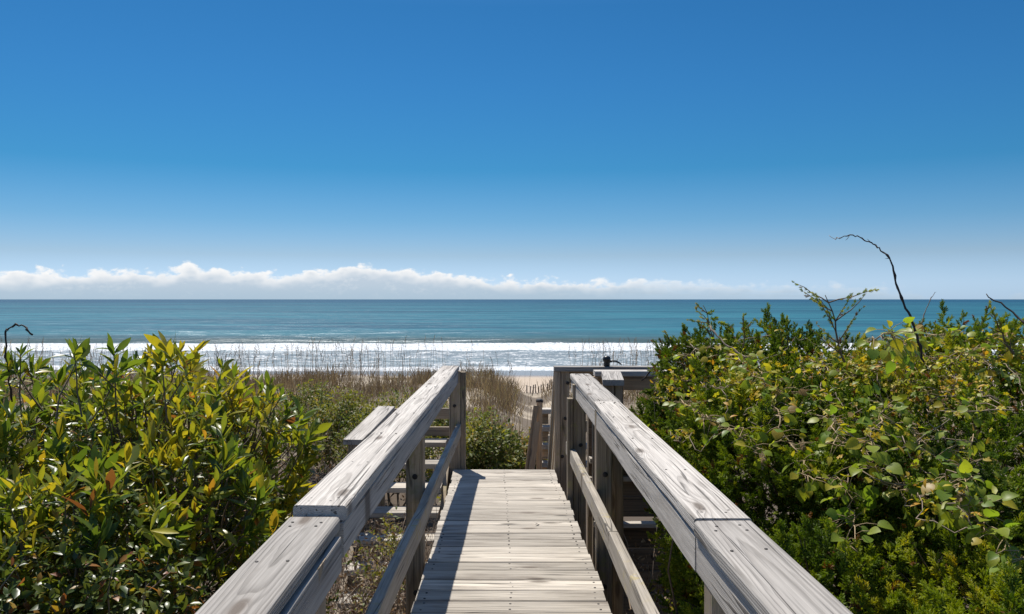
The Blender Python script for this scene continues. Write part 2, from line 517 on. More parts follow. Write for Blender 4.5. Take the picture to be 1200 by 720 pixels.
# cloud bank low over the sea
cv = g.n('ShaderNodeCombineXYZ', {0: az, 1: g.math('MULTIPLY', el, 1.7), 2: 0.}).outputs[0]
big = g.noise(cv, 9., 2, .5)
puff = g.n('ShaderNodeTexVoronoi', {'Vector': g.n('ShaderNodeVectorMath', {0: cv, 1: g.scale(g.n('ShaderNodeTexNoise', {'Vector': cv, 'Scale': 60., 'Detail': 3}).outputs[1], (.012, .012, 0))}, operation='ADD').outputs[0], 'Scale': 42.}, feature='SMOOTH_F1').outputs['Distance']
puff2 = g.n('ShaderNodeTexVoronoi', {'Vector': g.n('ShaderNodeVectorMath', {0: cv, 1: g.scale(g.n('ShaderNodeTexNoise', {'Vector': cv, 'Scale': 150., 'Detail': 3}).outputs[1], (.006, .006, 0))}, operation='ADD').outputs[0], 'Scale': 115.}, feature='SMOOTH_F1').outputs['Distance']
puff = g.math('ADD', g.math('MULTIPLY', puff, .68), g.math('MULTIPLY', puff2, .36))
fine = g.noise(cv, 170., 5, .62)
wisp = g.noise(g.scale(cv, (14., 120., 1)), 1., 4, .6)
TOP = g.ramp(g.math('MULTIPLY_ADD', az, 1 / 1.6, .5, clamp=True), [(p, (v, v, v)) for p, v in ((0, .022), (.13, .022), (.2, .029), (.285, .037), (.34, .028), (.40, .040), (.44, .032), (.5, .026), (.58, .023), (.66, .021), (.73, .019), (.79, .006))])
topv = g.n('ShaderNodeSeparateColor', {0: TOP}).outputs[0]
d = g.math('SUBTRACT', topv, el)
d = g.math('ADD', d, g.math('MULTIPLY', g.math('SUBTRACT', big, .5), .013))
d = g.math('ADD', d, g.math('MULTIPLY', g.math('SUBTRACT', .42, puff), .026))
d = g.math('ADD', d, g.math('MULTIPLY', g.math('SUBTRACT', fine, .5), .011))
edge = g.ss(az, .02, .30)
hiw = g.n('ShaderNodeMix', {0: edge, 2: .006, 3: .013}).outputs[0]
cm = g.n('ShaderNodeMapRange', {0: d, 1: -.0005, 2: hiw}, interpolation_type='SMOOTHSTEP').outputs[0]
cm = g.math('MULTIPLY', cm, g.math('MULTIPLY_ADD', g.math('MULTIPLY', edge, g.math('SUBTRACT', wisp, .75)), 1.6, 1., clamp=True))
depth = g.ss(d, .001, .02)
body = g.math('MULTIPLY_ADD', g.math('SUBTRACT', fine, .5), .9, g.math('MULTIPLY_ADD', g.math('SUBTRACT', .4, puff), .7, 0.))
shade = g.math('ADD', depth, g.math('MULTIPLY', body, -.95), clamp=True)
CLW, CLG = (8.3, 8.2, 8.1), (4.3, 5.1, 5.95)
cloudc = g.mix(shade, CLW, CLG)
lowhaze = g.math('SUBTRACT', 1., g.ss(el, .0, .022))
cloudc = g.mix(g.math('MULTIPLY', lowhaze, .85), cloudc, (3.4, 4.5, 5.5))
skyc = g.mix(g.math('MULTIPLY', cm, .95), skyc, cloudc)
bg = g.n('ShaderNodeBackground', {'Color': skyc, 'Strength': .09})
nt.links.new(bg.outputs[0], out.inputs[0])

SC.view_settings.view_transform = 'Standard'
try: SC.view_settings.look = 'None'
except Exception: pass
SC.view_settings.exposure = .42; SC.view_settings.gamma = 1
SC.cycles.max_bounces = 7; SC.cycles.transparent_max_bounces = 4
SC.cycles.transmission_bounces = 4; SC.cycles.diffuse_bounces = 5; SC.cycles.glossy_bounces = 2
SC.cycles.sample_clamp_indirect = 8

# ------------------------------------------------------------------ ground
SEA = -4.66


def ground_z(x, y):
    x, y = np.asarray(x, float), np.asarray(y, float)
    b = np.interp(y, [-20, 6, 10, 16, 22, 26, 32, 38, 46, 56, 73, 90, 130, 400],
                  [-1.2, -1.3, -1.25, -1.12, -.98, -1.1, -2.0, -3.05, -3.85, -4.2, -4.66, -5.5, -7, -9])
    sm = np.clip((y - 12) / 8, 0, 1) * np.clip((44 - y) / 14, 0, 1)
    cut = np.exp(-((x - .65 - .02 * (y - 20)) / .9) ** 2) * .6 * sm
    p = np.stack([x.ravel(), y.ravel(), 0 * x.ravel()], 1)
    n1 = (fbm(p * .22, 3, 3).reshape(x.shape) - .5) * .7 * np.clip((46 - y) / 20, .04, 1) * np.clip((y - 6) / 8, .3, 1)
    n2 = (fbm(p * 1.1, 9, 3).reshape(x.shape) - .5) * .16 * np.clip((50 - y) / 20, .06, 1)
    return b - cut + n1 + n2


u = np.linspace(-1, 1, 241); xs = np.sign(u) * (np.abs(u) * 14 + np.abs(u) ** 4 * 300)
ys = np.concatenate([np.linspace(-12, 60, 240), np.linspace(60.5, 120, 60)])
X, Y = np.meshgrid(xs, ys); Z = ground_z(X, Y)
V = np.stack([X, Y, Z], -1).reshape(-1, 3)
nx = len(xs); i = (np.arange(len(ys) - 1)[:, None] * nx + np.arange(nx - 1)[None]).ravel()
Fq = np.stack([i, i + 1, i + nx + 1, i + nx], 1)
gm, nt, out = newmat('dune_sand'); g = NT(nt)
geo = g.n('ShaderNodeNewGeometry'); P = geo.outputs['Position']
sp = g.n('ShaderNodeSeparateXYZ', {0: P}).outputs
n1 = g.noise(P, .55, 4, .6); n2 = g.noise(P, 6., 4, .65); n3 = g.noise(P, 70., 3, .7)
sand = g.mix(n2, (.36, .295, .215), (.46, .39, .30))
sand = g.mix(g.math('MULTIPLY', g.ss(n3, .55, .8), .3), sand, (.27, .21, .15))
litter = g.mix(n3, (.035, .025, .017), (.12, .085, .055))
near = g.math('SUBTRACT', 1., g.ss(sp[1], 9., 17.))
lit = g.math('ADD', near, g.math('MULTIPLY', g.ss(n1, .36, .56), g.math('MULTIPLY', .85, g.math('SUBTRACT', 1., g.ss(sp[1], 27., 34.)))), clamp=True)
col = g.mix(lit, sand, litter)
beach = g.ss(sp[1], 38., 46.)
col = g.mix(g.math('MULTIPLY', beach, .8), col, g.mix(g.noise(g.scale(P, (.05, .7, 1)), 1., 3, .5), (.40, .31, .23), (.50, .40, .30)))
wn = g.math('ADD', sp[2], g.math('MULTIPLY', g.math('SUBTRACT', g.noise(g.scale(P, (.06, .2, 0)), 1., 2, .5), .5), .25))
wet = g.math('SUBTRACT', 1., g.ss(wn, -4.52, -4.36))
col = g.mix(g.math('MULTIPLY', wet, .62), col, (.13, .115, .10))
rough = g.math('MULTIPLY_ADD', wet, -.75, .95)
bmp = g.n('ShaderNodeBump', {'Strength': .5, 'Distance': .03, 'Height': g.math('MULTIPLY', n2, g.math('SUBTRACT', 1., wet))})
bs = g.n('ShaderNodeBsdfPrincipled', {'Base Color': col, 'Roughness': rough, 'Specular IOR Level': .4, 'Normal': bmp.outputs[0]})
nt.links.new(bs.outputs[0], out.inputs[0])
tag(link('sand_dune', mesh_from('sand_dune', V, [Fq], True), gm), 'pale sand dune and beach sloping down to the sea', 'dune', kind='structure')

# ------------------------------------------------------------------ sea
ys = np.concatenate([np.arange(66, 170, .35), 170 * np.exp(np.linspace(0, math.log(90000 / 170.), 150))[0:]])
u = np.linspace(-1, 1, 301)
Wd = np.maximum(200, 1.3 * ys)
X = u[None] * Wd[:, None]; Y = np.broadcast_to(ys[:, None], X.shape)
q = np.stack([X.ravel() / 34, Y.ravel() * 0, Y.ravel() * 0], 1)
yc = 121 + (fbm(q, 21, 3).reshape(X.shape) - .5) * 2.6
amp = .7 + .6 * fbm(q * .7 + 5, 22, 3).reshape(X.shape)
dd = Y - yc
ridge = np.where(dd < 0, np.exp(-(dd / 1.7) ** 2), np.exp(-(dd / 5.5) ** 2)) * amp * .45
yc2 = 158 + (fbm(q * .6 + 40, 25, 3).reshape(X.shape) - .5) * 9
ridge += .4 * np.exp(-((Y - yc2) / 5.) ** 2)
q2 = np.stack([X.ravel() / 5, Y.ravel() / 1.6, 0 * Y.ravel()], 1)
chop = (fbm(q2, 30, 3).reshape(X.shape) - .5) * np.clip((Y - 72) / 20, 0.05, 1) * .35 * (Y < 400)
Z = SEA + ridge + chop * .8
def bump(a, b, c, d, v): return np.clip((v - a) / (b - a), 0, 1) * np.clip((d - v) / (d - c), 0, 1)
shore = 73.5 + (fbm(q * 1.6 + 9, 33, 3).reshape(X.shape) - .5) * 5
fp = .78 * bump(-1.0, .1, 1.6, 4.6, Y - shore) + .487 * bump(1.5, 4, 27, 33, Y - shore)  # second band: pale specks painted for sky glitter on the wash, beside real foam
fp = np.maximum(fp, .77 * bump(-26, -17, -3.0, -1.8, dd + 1.6 * (fbm(q2 * .5, 36, 2).reshape(X.shape) - .5)))
spill = np.clip((amp - 1.26) * 6, 0, 1) * np.clip((-X - 18) / 30, 0, 1)
fp = np.maximum(fp, np.minimum(.8, spill) * bump(-3, -1.5, .8, 2.2, dd))
fp = np.maximum(fp, .22 * bump(-3, -1, 2, 6, dd))
V = np.stack([X, Y, Z], -1).reshape(-1, 3)
nx = len(u); i = (np.arange(len(ys) - 1)[:, None] * nx + np.arange(nx - 1)[None]).ravel()
Fq = np.stack([i, i + 1, i + nx + 1, i + nx], 1)
sm_, nt, out = newmat('sea_water'); g = NT(nt)
geo = g.n('ShaderNodeNewGeometry'); P = geo.outputs['Position']
sp = g.n('ShaderNodeSeparateXYZ', {0: P}).outputs
foam_glitter = g.attr('foam_glitter').outputs['Fac']
a1 = g.noise(g.scale(P, (.10, .5, .3)), 1., 4, .6); a2 = g.noise(g.scale(P, (.009, .045, 0)), 1., 5, .68); a3 = g.noise(g.scale(P, (.0006, .005, 0)), 1., 4, .6)
a0 = g.noise(g.scale(P, (.5, 1.9, 1.)), 1., 4, .65)
far = g.ss(sp[1], 150., 2500.)
mixn = g.math('ADD', g.math('MULTIPLY', a2, .55), g.math('MULTIPLY', a3, .45))
col = g.mix(far, (.018, .104, .156), (.010, .068, .130))
col = g.mix(g.ss(mixn, .40, .60), g.mix(1., col, (.52, .62, .70), 'MULTIPLY'), g.mix(1., col, (1.4, 1.35, 1.2), 'MULTIPLY'))
nearg = g.math('SUBTRACT', 1., g.ss(sp[1], 118., 165.))
col = g.mix(g.math('MULTIPLY', nearg, .75), col, g.mix(g.ss(sp[1], 98., 108.), (.19, .22, .24), (.06, .09, .09)))  # wash water greyed in its colour to imitate the reflected bright sky
hgt = g.math('ADD', g.math('MULTIPLY', a0, .35), g.math('ADD', g.math('MULTIPLY', a1, 1.2), g.math('MULTIPLY', a2, 5.)))
bmp = g.n('ShaderNodeBump', {'Strength': .75, 'Distance': .5, 'Height': hgt})
dif = g.n('ShaderNodeBsdfDiffuse', {'Color': col})
gl = g.n('ShaderNodeBsdfGlossy', {'Color': (.9, .95, 1., 1), 'Roughness': .34, 'Normal': bmp.outputs[0]})
gf = g.math('ADD', .05, g.math('MULTIPLY', g.ss(a1, .5, .72), .08))
gf = g.math('ADD', gf, g.math('MULTIPLY', nearg, -.02))
wat = g.n('ShaderNodeMixShader', {0: gf, 1: dif.outputs[0], 2: gl.outputs[0]})
f1 = g.noise(g.scale(P, (.55, 1.1, 1.)), 1., 5, .68); f2 = g.noise(g.scale(P, (3.2, 2.6, 2.)), 1., 4, .7)
fn = g.math('ADD', g.math('MULTIPLY', f1, .6), g.math('MULTIPLY', f2, .4))
fm = g.ss(g.math('ADD', fn, foam_glitter), .97, 1.12)
fb = g.n('ShaderNodeBump', {'Strength': .6, 'Distance': .25, 'Height': fn})
fcol = g.mix(g.ss(f2, .38, .60), (.34, .39, .43), (.80, .80, .79))
fd = g.n('ShaderNodeBsdfDiffuse', {'Color': fcol, 'Normal': fb.outputs[0]})
mx = g.n('ShaderNodeMixShader', {0: fm, 1: wat.outputs[0], 2: fd.outputs[0]})
nt.links.new(mx.outputs[0], out.inputs[0])
tag(link('sea', mesh_from('sea', V, [Fq], True, {'foam_glitter': ('FLOAT', fp.ravel())}), sm_), 'turquoise sea with a white breaking wave near the beach', 'sea', kind='structure')

# ------------------------------------------------------------------ boardwalk
def deck_z(y): return .026 * (6.85 - y)


walk = thing('boardwalk', 'pale grey plank boardwalk running straight towards the sea', 'boardwalk', (0, 3, 0))
pitch, pw = .1465, .1335
yb = 6.85
k = 0
while yb > -1.4:
    yc_ = yb - pitch / 2
    z = deck_z(yc_)
    sh = -.0105 * (yc_ - 3.46)
    xl = -.385 + sh + rng.uniform(-.008, .008); xr = .418 + sh + rng.uniform(-.008, .008)
    if 5.72 < yc_ < 5.95: xr = .385
    if yc_ >= 5.9: xr -= .02
    mb = MB()
    dy = rng.uniform(-.0015, .0015)
    board(mb, (xl, yc_ + dy, z - .019 + rng.uniform(-.0015, .0015)), (xr, yc_ + rng.uniform(-.0015, .0015), z - .019 + rng.uniform(-.0015, .0015)), pw + rng.uniform(-.003, .001), .038, warp=.003, r=.007, seg=8)
    for xn in (xl + .04, (xl + xr) / 2 + .0, xr - .04):
        for s in (-.035, .035):
            xx = xn + rng.uniform(-.006, .006)
            lathe(mb, (xx, yc_ + s + rng.uniform(-.006, .006), z - .0022), (0, 0, 1), [(0, .005), (.0032, .005), (.0038, .0035)], 7, .5, 1)
    mb.build('plank', [M['deck'], M['iron']], walk)
    yb -= pitch; k += 1
for x in (-.33, .0, .33):
    mb = MB(); board(mb, (x, 6.80, deck_z(6.8) - .04 - .09), (x, -1.3, deck_z(-1.3) - .04 - .09), .038, .18, seg=20)
    mb.build('joist', M['post'], walk)
mb = MB(); board(mb, (-.42, 6.83, -.135), (.36, 6.83, -.135), .036, .18, seg=6); mb.build('fascia_board', M['post'], walk)

# ------------------------------------------------------------------ railings
def bolt(parent, x, y, z, axis=(0, -1, 0), r=.0105):
    mb = MB(); lathe(mb, (x, y, z), axis, [(-.004, r * 1.3), (.002, r * 1.3), (.003, r), (.009, r * .85), (.011, r * .2)], 10)
    return mb.build('bolt', M['iron'], parent)


def post(parent, x0, x1, y0, y1, zt, zb=-1.5, mat='post', bolts=(), tone=None):
    mb = MB(); board(mb, ((x0 + x1) / 2, (y0 + y1) / 2, zb), ((x0 + x1) / 2, (y0 + y1) / 2, zt), abs(x1 - x0), abs(y1 - y0), up=(0, -1, 0), warp=.003, r=.006, tone=tone)
    p = mb.build('post', M[mat], parent)
    for bx, bz in bolts: bolt(p, bx, y0 - .002, bz)
    return p


def bd(parent, name, p0, p1, w, t, mat, nails=False, **kw):
    mb = MB(); board(mb, p0, p1, w, t, **kw)
    if nails:
        L = p1[1] - p0[1]
        for s in [.05, .09] + list(np.arange(.6, L - .2, .61)) + [L - .09, L - .05]:
            for o in (-.035, .03):
                f = s / L
                x = p0[0] + (p1[0] - p0[0]) * f + o + rng.uniform(-.012, .012)
                lathe(mb, (x, p0[1] + s + rng.uniform(-.01, .01), p0[2] + (p1[2] - p0[2]) * f + t / 2 - .004), (0, 0, 1), [(0, .0038), (.0052, .0038), (.0058, .0025)], 8, .5, 1)
    return mb.build(name, [M[mat], M['iron']], parent)


lr = thing('railing', 'left hand railing of the boardwalk, its shadow falling across the planks', 'railing', (-.46, 3, 0))
bd(lr, 'cap_board', (-.493, -1.2, .765), (-.492, 2.222, .766), .132, .038, 'cap', warp=.004, seed=11, nails=True, r=.0075)
bd(lr, 'cap_board', (-.487, 2.238, .790), (-.454, 6.92, .791), .138, .038, 'cap', warp=.006, seed=27, nails=True, r=.0075)
bd(lr, 'side_rail', (-.434, -1.2, .700), (-.434, 2.185, .700), .036, .089, 'cap', warp=.004)
bd(lr, 'side_rail', (-.437, 2.232, .722), (-.407, 6.88, .724), .036, .090, 'cap', warp=.003)
bd(lr, 'lower_rail', (-.393, 1.62, .405), (-.385, 6.88, .313), .038, .089, 'rail', warp=.009, seed=5)
bd(lr, 'lower_rail', (-.393, -1.2, .45), (-.393, 1.60, .405), .038, .089, 'rail', warp=.005)
post(lr, -.510, -.420, 1.92, 2.01, .744, bolts=())
post(lr, -.500, -.4135, 4.27, 4.36, .768, bolts=((-.455, .47), (-.45, -.1)))
post(lr, -.462, -.370, 6.862, 6.95, .770, bolts=((-.42, .5),))
bd(lr, 'corner_board', (-.352, 6.90, -.25), (-.352, 6.90, .765), .036, .089, 'post', up=(0, -1, 0), warp=.002)

rr = thing('railing', 'right hand railing with a split three piece cap beside the juniper', 'railing', (.5, 3, 0))
bd(rr, 'cap_board', (.519, -1.2, .791), (.517, 2.084, .791), .142, .038, 'cap', warp=.004, seed=33, nails=True, r=.0075)
bd(rr, 'cap_board', (.517, 2.096, .793), (.520, 4.535, .791), .140, .038, 'cap', warp=.005, seed=48, nails=True, r=.0075)
bd(rr, 'cap_board', (.523, 4.545, .788), (.518, 6.21, .791), .144, .038, 'cap', warp=.007, seed=61, nails=True, r=.0075)
bd(rr, 'side_rail', (.470, -1.2, .726), (.470, 2.09, .726), .036, .089, 'cap', warp=.005)
bd(rr, 'side_rail', (.469, 2.10, .726), (.469, 6.19, .724), .036, .089, 'cap', warp=.004)
bd(rr, 'lower_rail', (.431, -1.2, .43), (.431, 3.55, .348), .038, .089, 'rail', warp=.005)
bd(rr, 'lower_rail', (.431, 3.565, .346), (.430, 6.15, .292), .038, .089, 'rail', warp=.004)
post(rr, .455, .544, 1.93, 2.02, .77)
post(rr, .452, .532, 4.42, 4.51, .77, bolts=((.495, .45), (.49, -.12)))
post(rr, .536, .61, 4.58, 4.66, .69)
post(rr, .436, .522, 5.79, 5.88, .77, bolts=((.485, .37),))
bd(rr, 'corner_board', (.415, 5.81, -.4), (.415, 5.81, .68), .036, .086, 'post', up=(0, -1, 0), warp=.002)

# guard rail crossing the end of the walk on the right
ge = thing('guard_rail', 'grey guard rail crossing at the right of the boardwalk end, black knob on top', 'railing', (.75, 6.9, 0))
bd(ge, 'cap_board', (.366, 6.90, .791), (1.6, 6.90, .791), .138, .038, 'cap', warp=.003)
bd(ge, 'side_rail', (.49, 6.935, .722), (1.6, 6.935, .722), .038, .095, 'post', warp=.003)
bd(ge, 'side_rail', (.49, 6.935, .33), (1.6, 6.935, .33), .038, .089, 'post', warp=.003)
bd(ge, 'corner_board', (.392, 6.86, -.6), (.392, 6.86, .77), .044, .036, 'post', up=(0, -1, 0), warp=.001)
post(ge, .416, .490, 6.862, 6.95, .771, bolts=((.452, .40), (.472, .68), (.43, .1)))
post(ge, 1.3, 1.389, 6.865, 6.95, .771)
# the short side rail between
sr = thing('guard_rail', 'short side guard rail with a stub of sunlit cap beside the juniper', 'railing', (.75, 6.2, 0))
bd(sr, 'cap_board', (.69, 5.69, .795), (.755, 6.36, .795), .14, .038, 'cap', warp=.002)
bd(sr, 'cap_board', (.64, 6.45, .793), (1.3, 6.45, .793), .138, .038, 'cap', warp=.003)
bd(sr, 'side_rail', (.66, 6.43, .715), (1.3, 6.43, .715), .036, .089, 'new', warp=.002)
bd(sr, 'end_block', (.640, 6.40, .60), (.640, 6.40, .772), .040, .038, 'new', up=(0, -1, 0), warp=.001)
post(sr, .625, .700, 5.71, 5.80, .772)
post(sr, .704, .758, 5.72, 5.80, .772)

kn = thing('cleat', 'small black round knob with a curved lever on the far guard rail', 'knob', (.86, 6.88, .811))
kx, ky, kz = at(711, 424, 6.88)
mb = MB(); lathe(mb, (kx, ky, .811), (0, 0, 1), [(0, .024), (.012, .026), (.03, .022), (.045, .030), (.06, .033), (.075, .027), (.084, .01)], 14); mb.build('knob', M['black'], kn, True)
mb = MB(); tube(mb, [(kx + .02, ky, .845), (kx + .045, ky, .853), (kx + .075, ky - .005, .850), (kx + .1, ky - .01, .838), (kx + .115, ky - .01, .822)], [.008, .008, .007, .006, .004], 8); mb.build('lever', M['black'], kn, True)

# left lower steps
ls = thing('steps', 'low grey timber steps with a sloping hand board, left of the boardwalk', 'steps', (-.8, 6.6, -.3))
for k in range(7):
    y = 7.1 - .25 * k; z = .19 - .128 * k
    bd(ls, 'tread', (-1.08, y, z - .019), (-.50, y, z - .019), .21, .038, 'deck', warp=.003)
for xx in (-1.09, -.485):
    bd(ls, 'stringer', (xx, 7.25, .10), (xx, 5.3, -.90), .038, .20, 'post', up=(0, -.45, .9))
bd(ls, 'cross_board', (-1.12, 7.27, .387), (-.48, 7.27, .387), .038, .088, 'post', warp=.003)
bd(ls, 'cross_board', (-1.12, 7.27, .238), (-.48, 7.27, .238), .038, .075, 'post', warp=.003)
bd(ls, 'hand_board', (-1.10, 6.18, .325), (-1.01, 7.24, .432), .142, .038, 'cap', warp=.003)
bd(ls, 'side_rail', (-1.10, 6.19, .258), (-1.03, 7.2, .36), .036, .088, 'post', warp=.003)
post(ls, -1.14, -1.06, 6.22, 6.30, .31)
post(ls, -1.1, -1.02, 7.15, 7.23, .40)

# boarded lower landing on the right
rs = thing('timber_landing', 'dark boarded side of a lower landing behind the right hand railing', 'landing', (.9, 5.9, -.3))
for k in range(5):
    bd(rs, 'skirt_board', (.57, 6.14, -.12 + .145 * k), (1.6, 6.14, -.12 + .145 * k), .025, .142, 'shade_board', warp=.002)
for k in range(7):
    bd(rs, 'skirt_board', (.57, 5.78, -1.12 + .147 * k), (1.6, 5.78, -1.12 + .147 * k), .025, .142, 'shade_board', warp=.002)
bd(rs, 'ledge', (.57, 6.07, .22), (1.6, 6.07, .22), .10, .036, 'deck', warp=.002)
bd(rs, 'ledge', (.57, 5.73, -.142), (1.0, 5.73, -.142), .075, .03, 'deck', warp=.002)
bd(rs, 'ledge', (.57, 6.09, .085), (1.6, 6.09, .085), .05, .03, 'rail', warp=.002)
for yy in (5.84, 6.2):
    post(rs, .572, .65, yy, yy + .08, .55)

# stairs to the beach
bs_ = thing('stairs', 'timber beach stairs beyond the boardwalk end with raked hand boards', 'stairs', (.2, 7.8, -.6))
for k in range(4):
    y = 7.0 + .27 * k; z = -.19 - .17 * k
    bd(bs_, 'tread', (-.36, y, z - .019), (.34, y, z - .019), .25, .038, 'deck', warp=.003)
for off in (0, -.27, -.52):
    bd(bs_, 'hand_board', (.405, 6.98, .74 + off), (.428, 8.55, -.36 + off), .038, .089, 'post', up=(0, .57, .82), warp=.003)
    if off == 0: bd(bs_, 'cap_board', (.398, 6.98, .785), (.422, 8.6, -.33), .06, .036, 'cap', up=(0, .57, .82), warp=.003)
post(bs_, .40, .48, 8.56, 8.64, .0, -1.6)
st = thing('steps', 'narrow steps with a dark topped newel post and brown raked boards past the walk', 'steps', (.5, 9.3, -.6))
for k in range(4):
    y = 9.0 + .06 * k; z = -.36 + .175 * k
    bd(st, 'tread', (.335, y, z), (.95, y, z), .14, .05, 'deck', warp=.003)
    bd(st, 'riser', (.335, y + .05, z - .085), (.43, y + .05, z - .085), .03, .12, 'new', warp=.002)
post(st, .295, .352, 8.86, 8.94, .29, -1.5, 'new')
mb = MB(); lathe(mb, (.325, 8.9, .285), (0, 0, 1), [(0, .036), (.02, .04), (.035, .03), (.04, .005)], 10); mb.build('post_cap', M['iron'], st)
bd(st, 'raked_board', (.285, 8.84, .26), (.175, 8.75, -.55), .05, .036, 'new', up=(0, -1, 0), warp=.004)
bd(st, 'raked_board', (.30, 8.82, .10), (.215, 8.70, -.55), .06, .036, 'new', up=(0, -1, 0), warp=.004)

# dead leaf on the planks
p = at(627, 616, 1185 / (616 - 377.5))
dl = instance_mesh('l', BIG[1], frames(np.array([[.6, .8, .02]]), np.array([[.1, -.1, 1.]])), np.array([p + [0, 0, .006]]), [.05], [.02])
o = merge_build('dead_leaf', [dl], M['darktwig'], None); tag(o, 'single dark dead leaf lying on the boardwalk planks', 'leaf')

# ------------------------------------------------------------------ shrubs
def twig_path(a, b, r, wob=.12, n=6):
    a, b = np.asarray(a, float), np.asarray(b, float)
    t = np.linspace(0, 1, n)[:, None]
    L = np.linalg.norm(b - a)
    off = np.cumsum(r.randn(n, 3), 0) * wob * L / n
    off -= t * off[-1]; off[0] = 0
    return a + (b - a) * t + off


def stems(blobs, parent, r, n, ends, mat, base_r=.018, gz=-1.3):
    mb = MB()
    cx = np.mean([b[0] for b in blobs]); cy = np.mean([b[1] for b in blobs])
    for k in range(n):
        e = ends[r.randint(len(ends))]
        base = np.array([cx + .5 * (e[0] - cx) + r.randn() * .06, cy + .5 * (e[1] - cy) + r.randn() * .06, gz])
        pts = twig_path(base, e, r, .35, 9)
        pts[:, 2] = np.maximum(pts[:, 2], gz)
        tube(mb, pts, np.linspace(base_r, .0022, 9), 5)
    return mb.build('stem', mat, parent, True)


def broad_shrub(name, label, blobs, nb, r, group, tint_mu=.66, upright=.95, nleaf=10, size=.068, red=.05, inner=True):
    t = thing(name, label, 'shrub', (blobs[0][0], blobs[0][1], -1.3), group)
    P, N = blob_surface(blobs, nb, r, .72, 1.04, .2)
    d = unit(N * .7 + np.array([0, 0, upright]) + r.randn(len(P), 3) * .28)
    R = frames(d, r.randn(len(P), 3))
    S = size * r.uniform(.7, 1.25, len(P))
    pieces = []
    clump = fbm(P * 4.5, 77, 2)
    for v in range(3):
        sel = np.arange(len(P)) % 3 == v
        j = np.arange(nleaf); ph = j * 2.4 + r.rand() * 6; tl = j / (nleaf - 1.)
        elev = np.radians(18 + 55 * tl)
        ld = np.stack([np.cos(ph) * np.cos(elev), np.sin(elev), np.sin(ph) * np.cos(elev)], 1)
        ln = np.stack([-np.cos(ph) * np.sin(elev), np.cos(elev), -np.sin(ph) * np.sin(elev)], 1)
        LR = frames(ld, ln); Lp = np.stack([0 * tl, (tl - 1) * .75, 0 * tl], 1); Ls = .8 + .35 * np.sin(tl * 2.6) * r.uniform(.8, 1.2, nleaf)
        A, p_, s_ = compose(R[sel], P[sel], S[sel], LR, Lp, Ls)
        m = len(p_)
        keep = r.rand(m) < .88
        nz = frames(A[:, :, 1] + r.randn(m, 3) * .22, A[:, :, 2] + r.randn(m, 3) * .3)
        nz = nz * np.stack([r.uniform(.75, 1.45, m), np.ones(m), r.uniform(-.6, 2.2, m)], 1)[:, None, :]
        hz = np.repeat(clump[sel], nleaf)
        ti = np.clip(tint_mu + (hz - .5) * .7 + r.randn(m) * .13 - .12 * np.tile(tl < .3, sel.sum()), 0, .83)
        x = r.rand(m); ti = np.where(x < red * .5, r.uniform(.93, 1, m), np.where(x < red * 1.6, r.uniform(.82, .9, m), ti))
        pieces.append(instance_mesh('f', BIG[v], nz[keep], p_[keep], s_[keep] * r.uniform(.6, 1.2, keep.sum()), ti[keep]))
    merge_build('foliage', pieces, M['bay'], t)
    mb = MB()
    c0 = np.array([b[:3] for b in blobs])
    for q, dq in zip(P[::2], d[::2]):
        c = c0[np.argmin(((c0 - q) ** 2).sum(1))]
        a = q - dq * .22 + (c - q) * .15
        tube(mb, twig_path(a, q, r, .15, 4), [.0035, .003, .0025, .0018], 4, cap=False)
    mb.build('inner_twigs', M['stem'], t, True)  # bare twigs inside the crown, one mesh of separate pieces
    stems(blobs, t, r, 14, P, M['stem'])
    return t


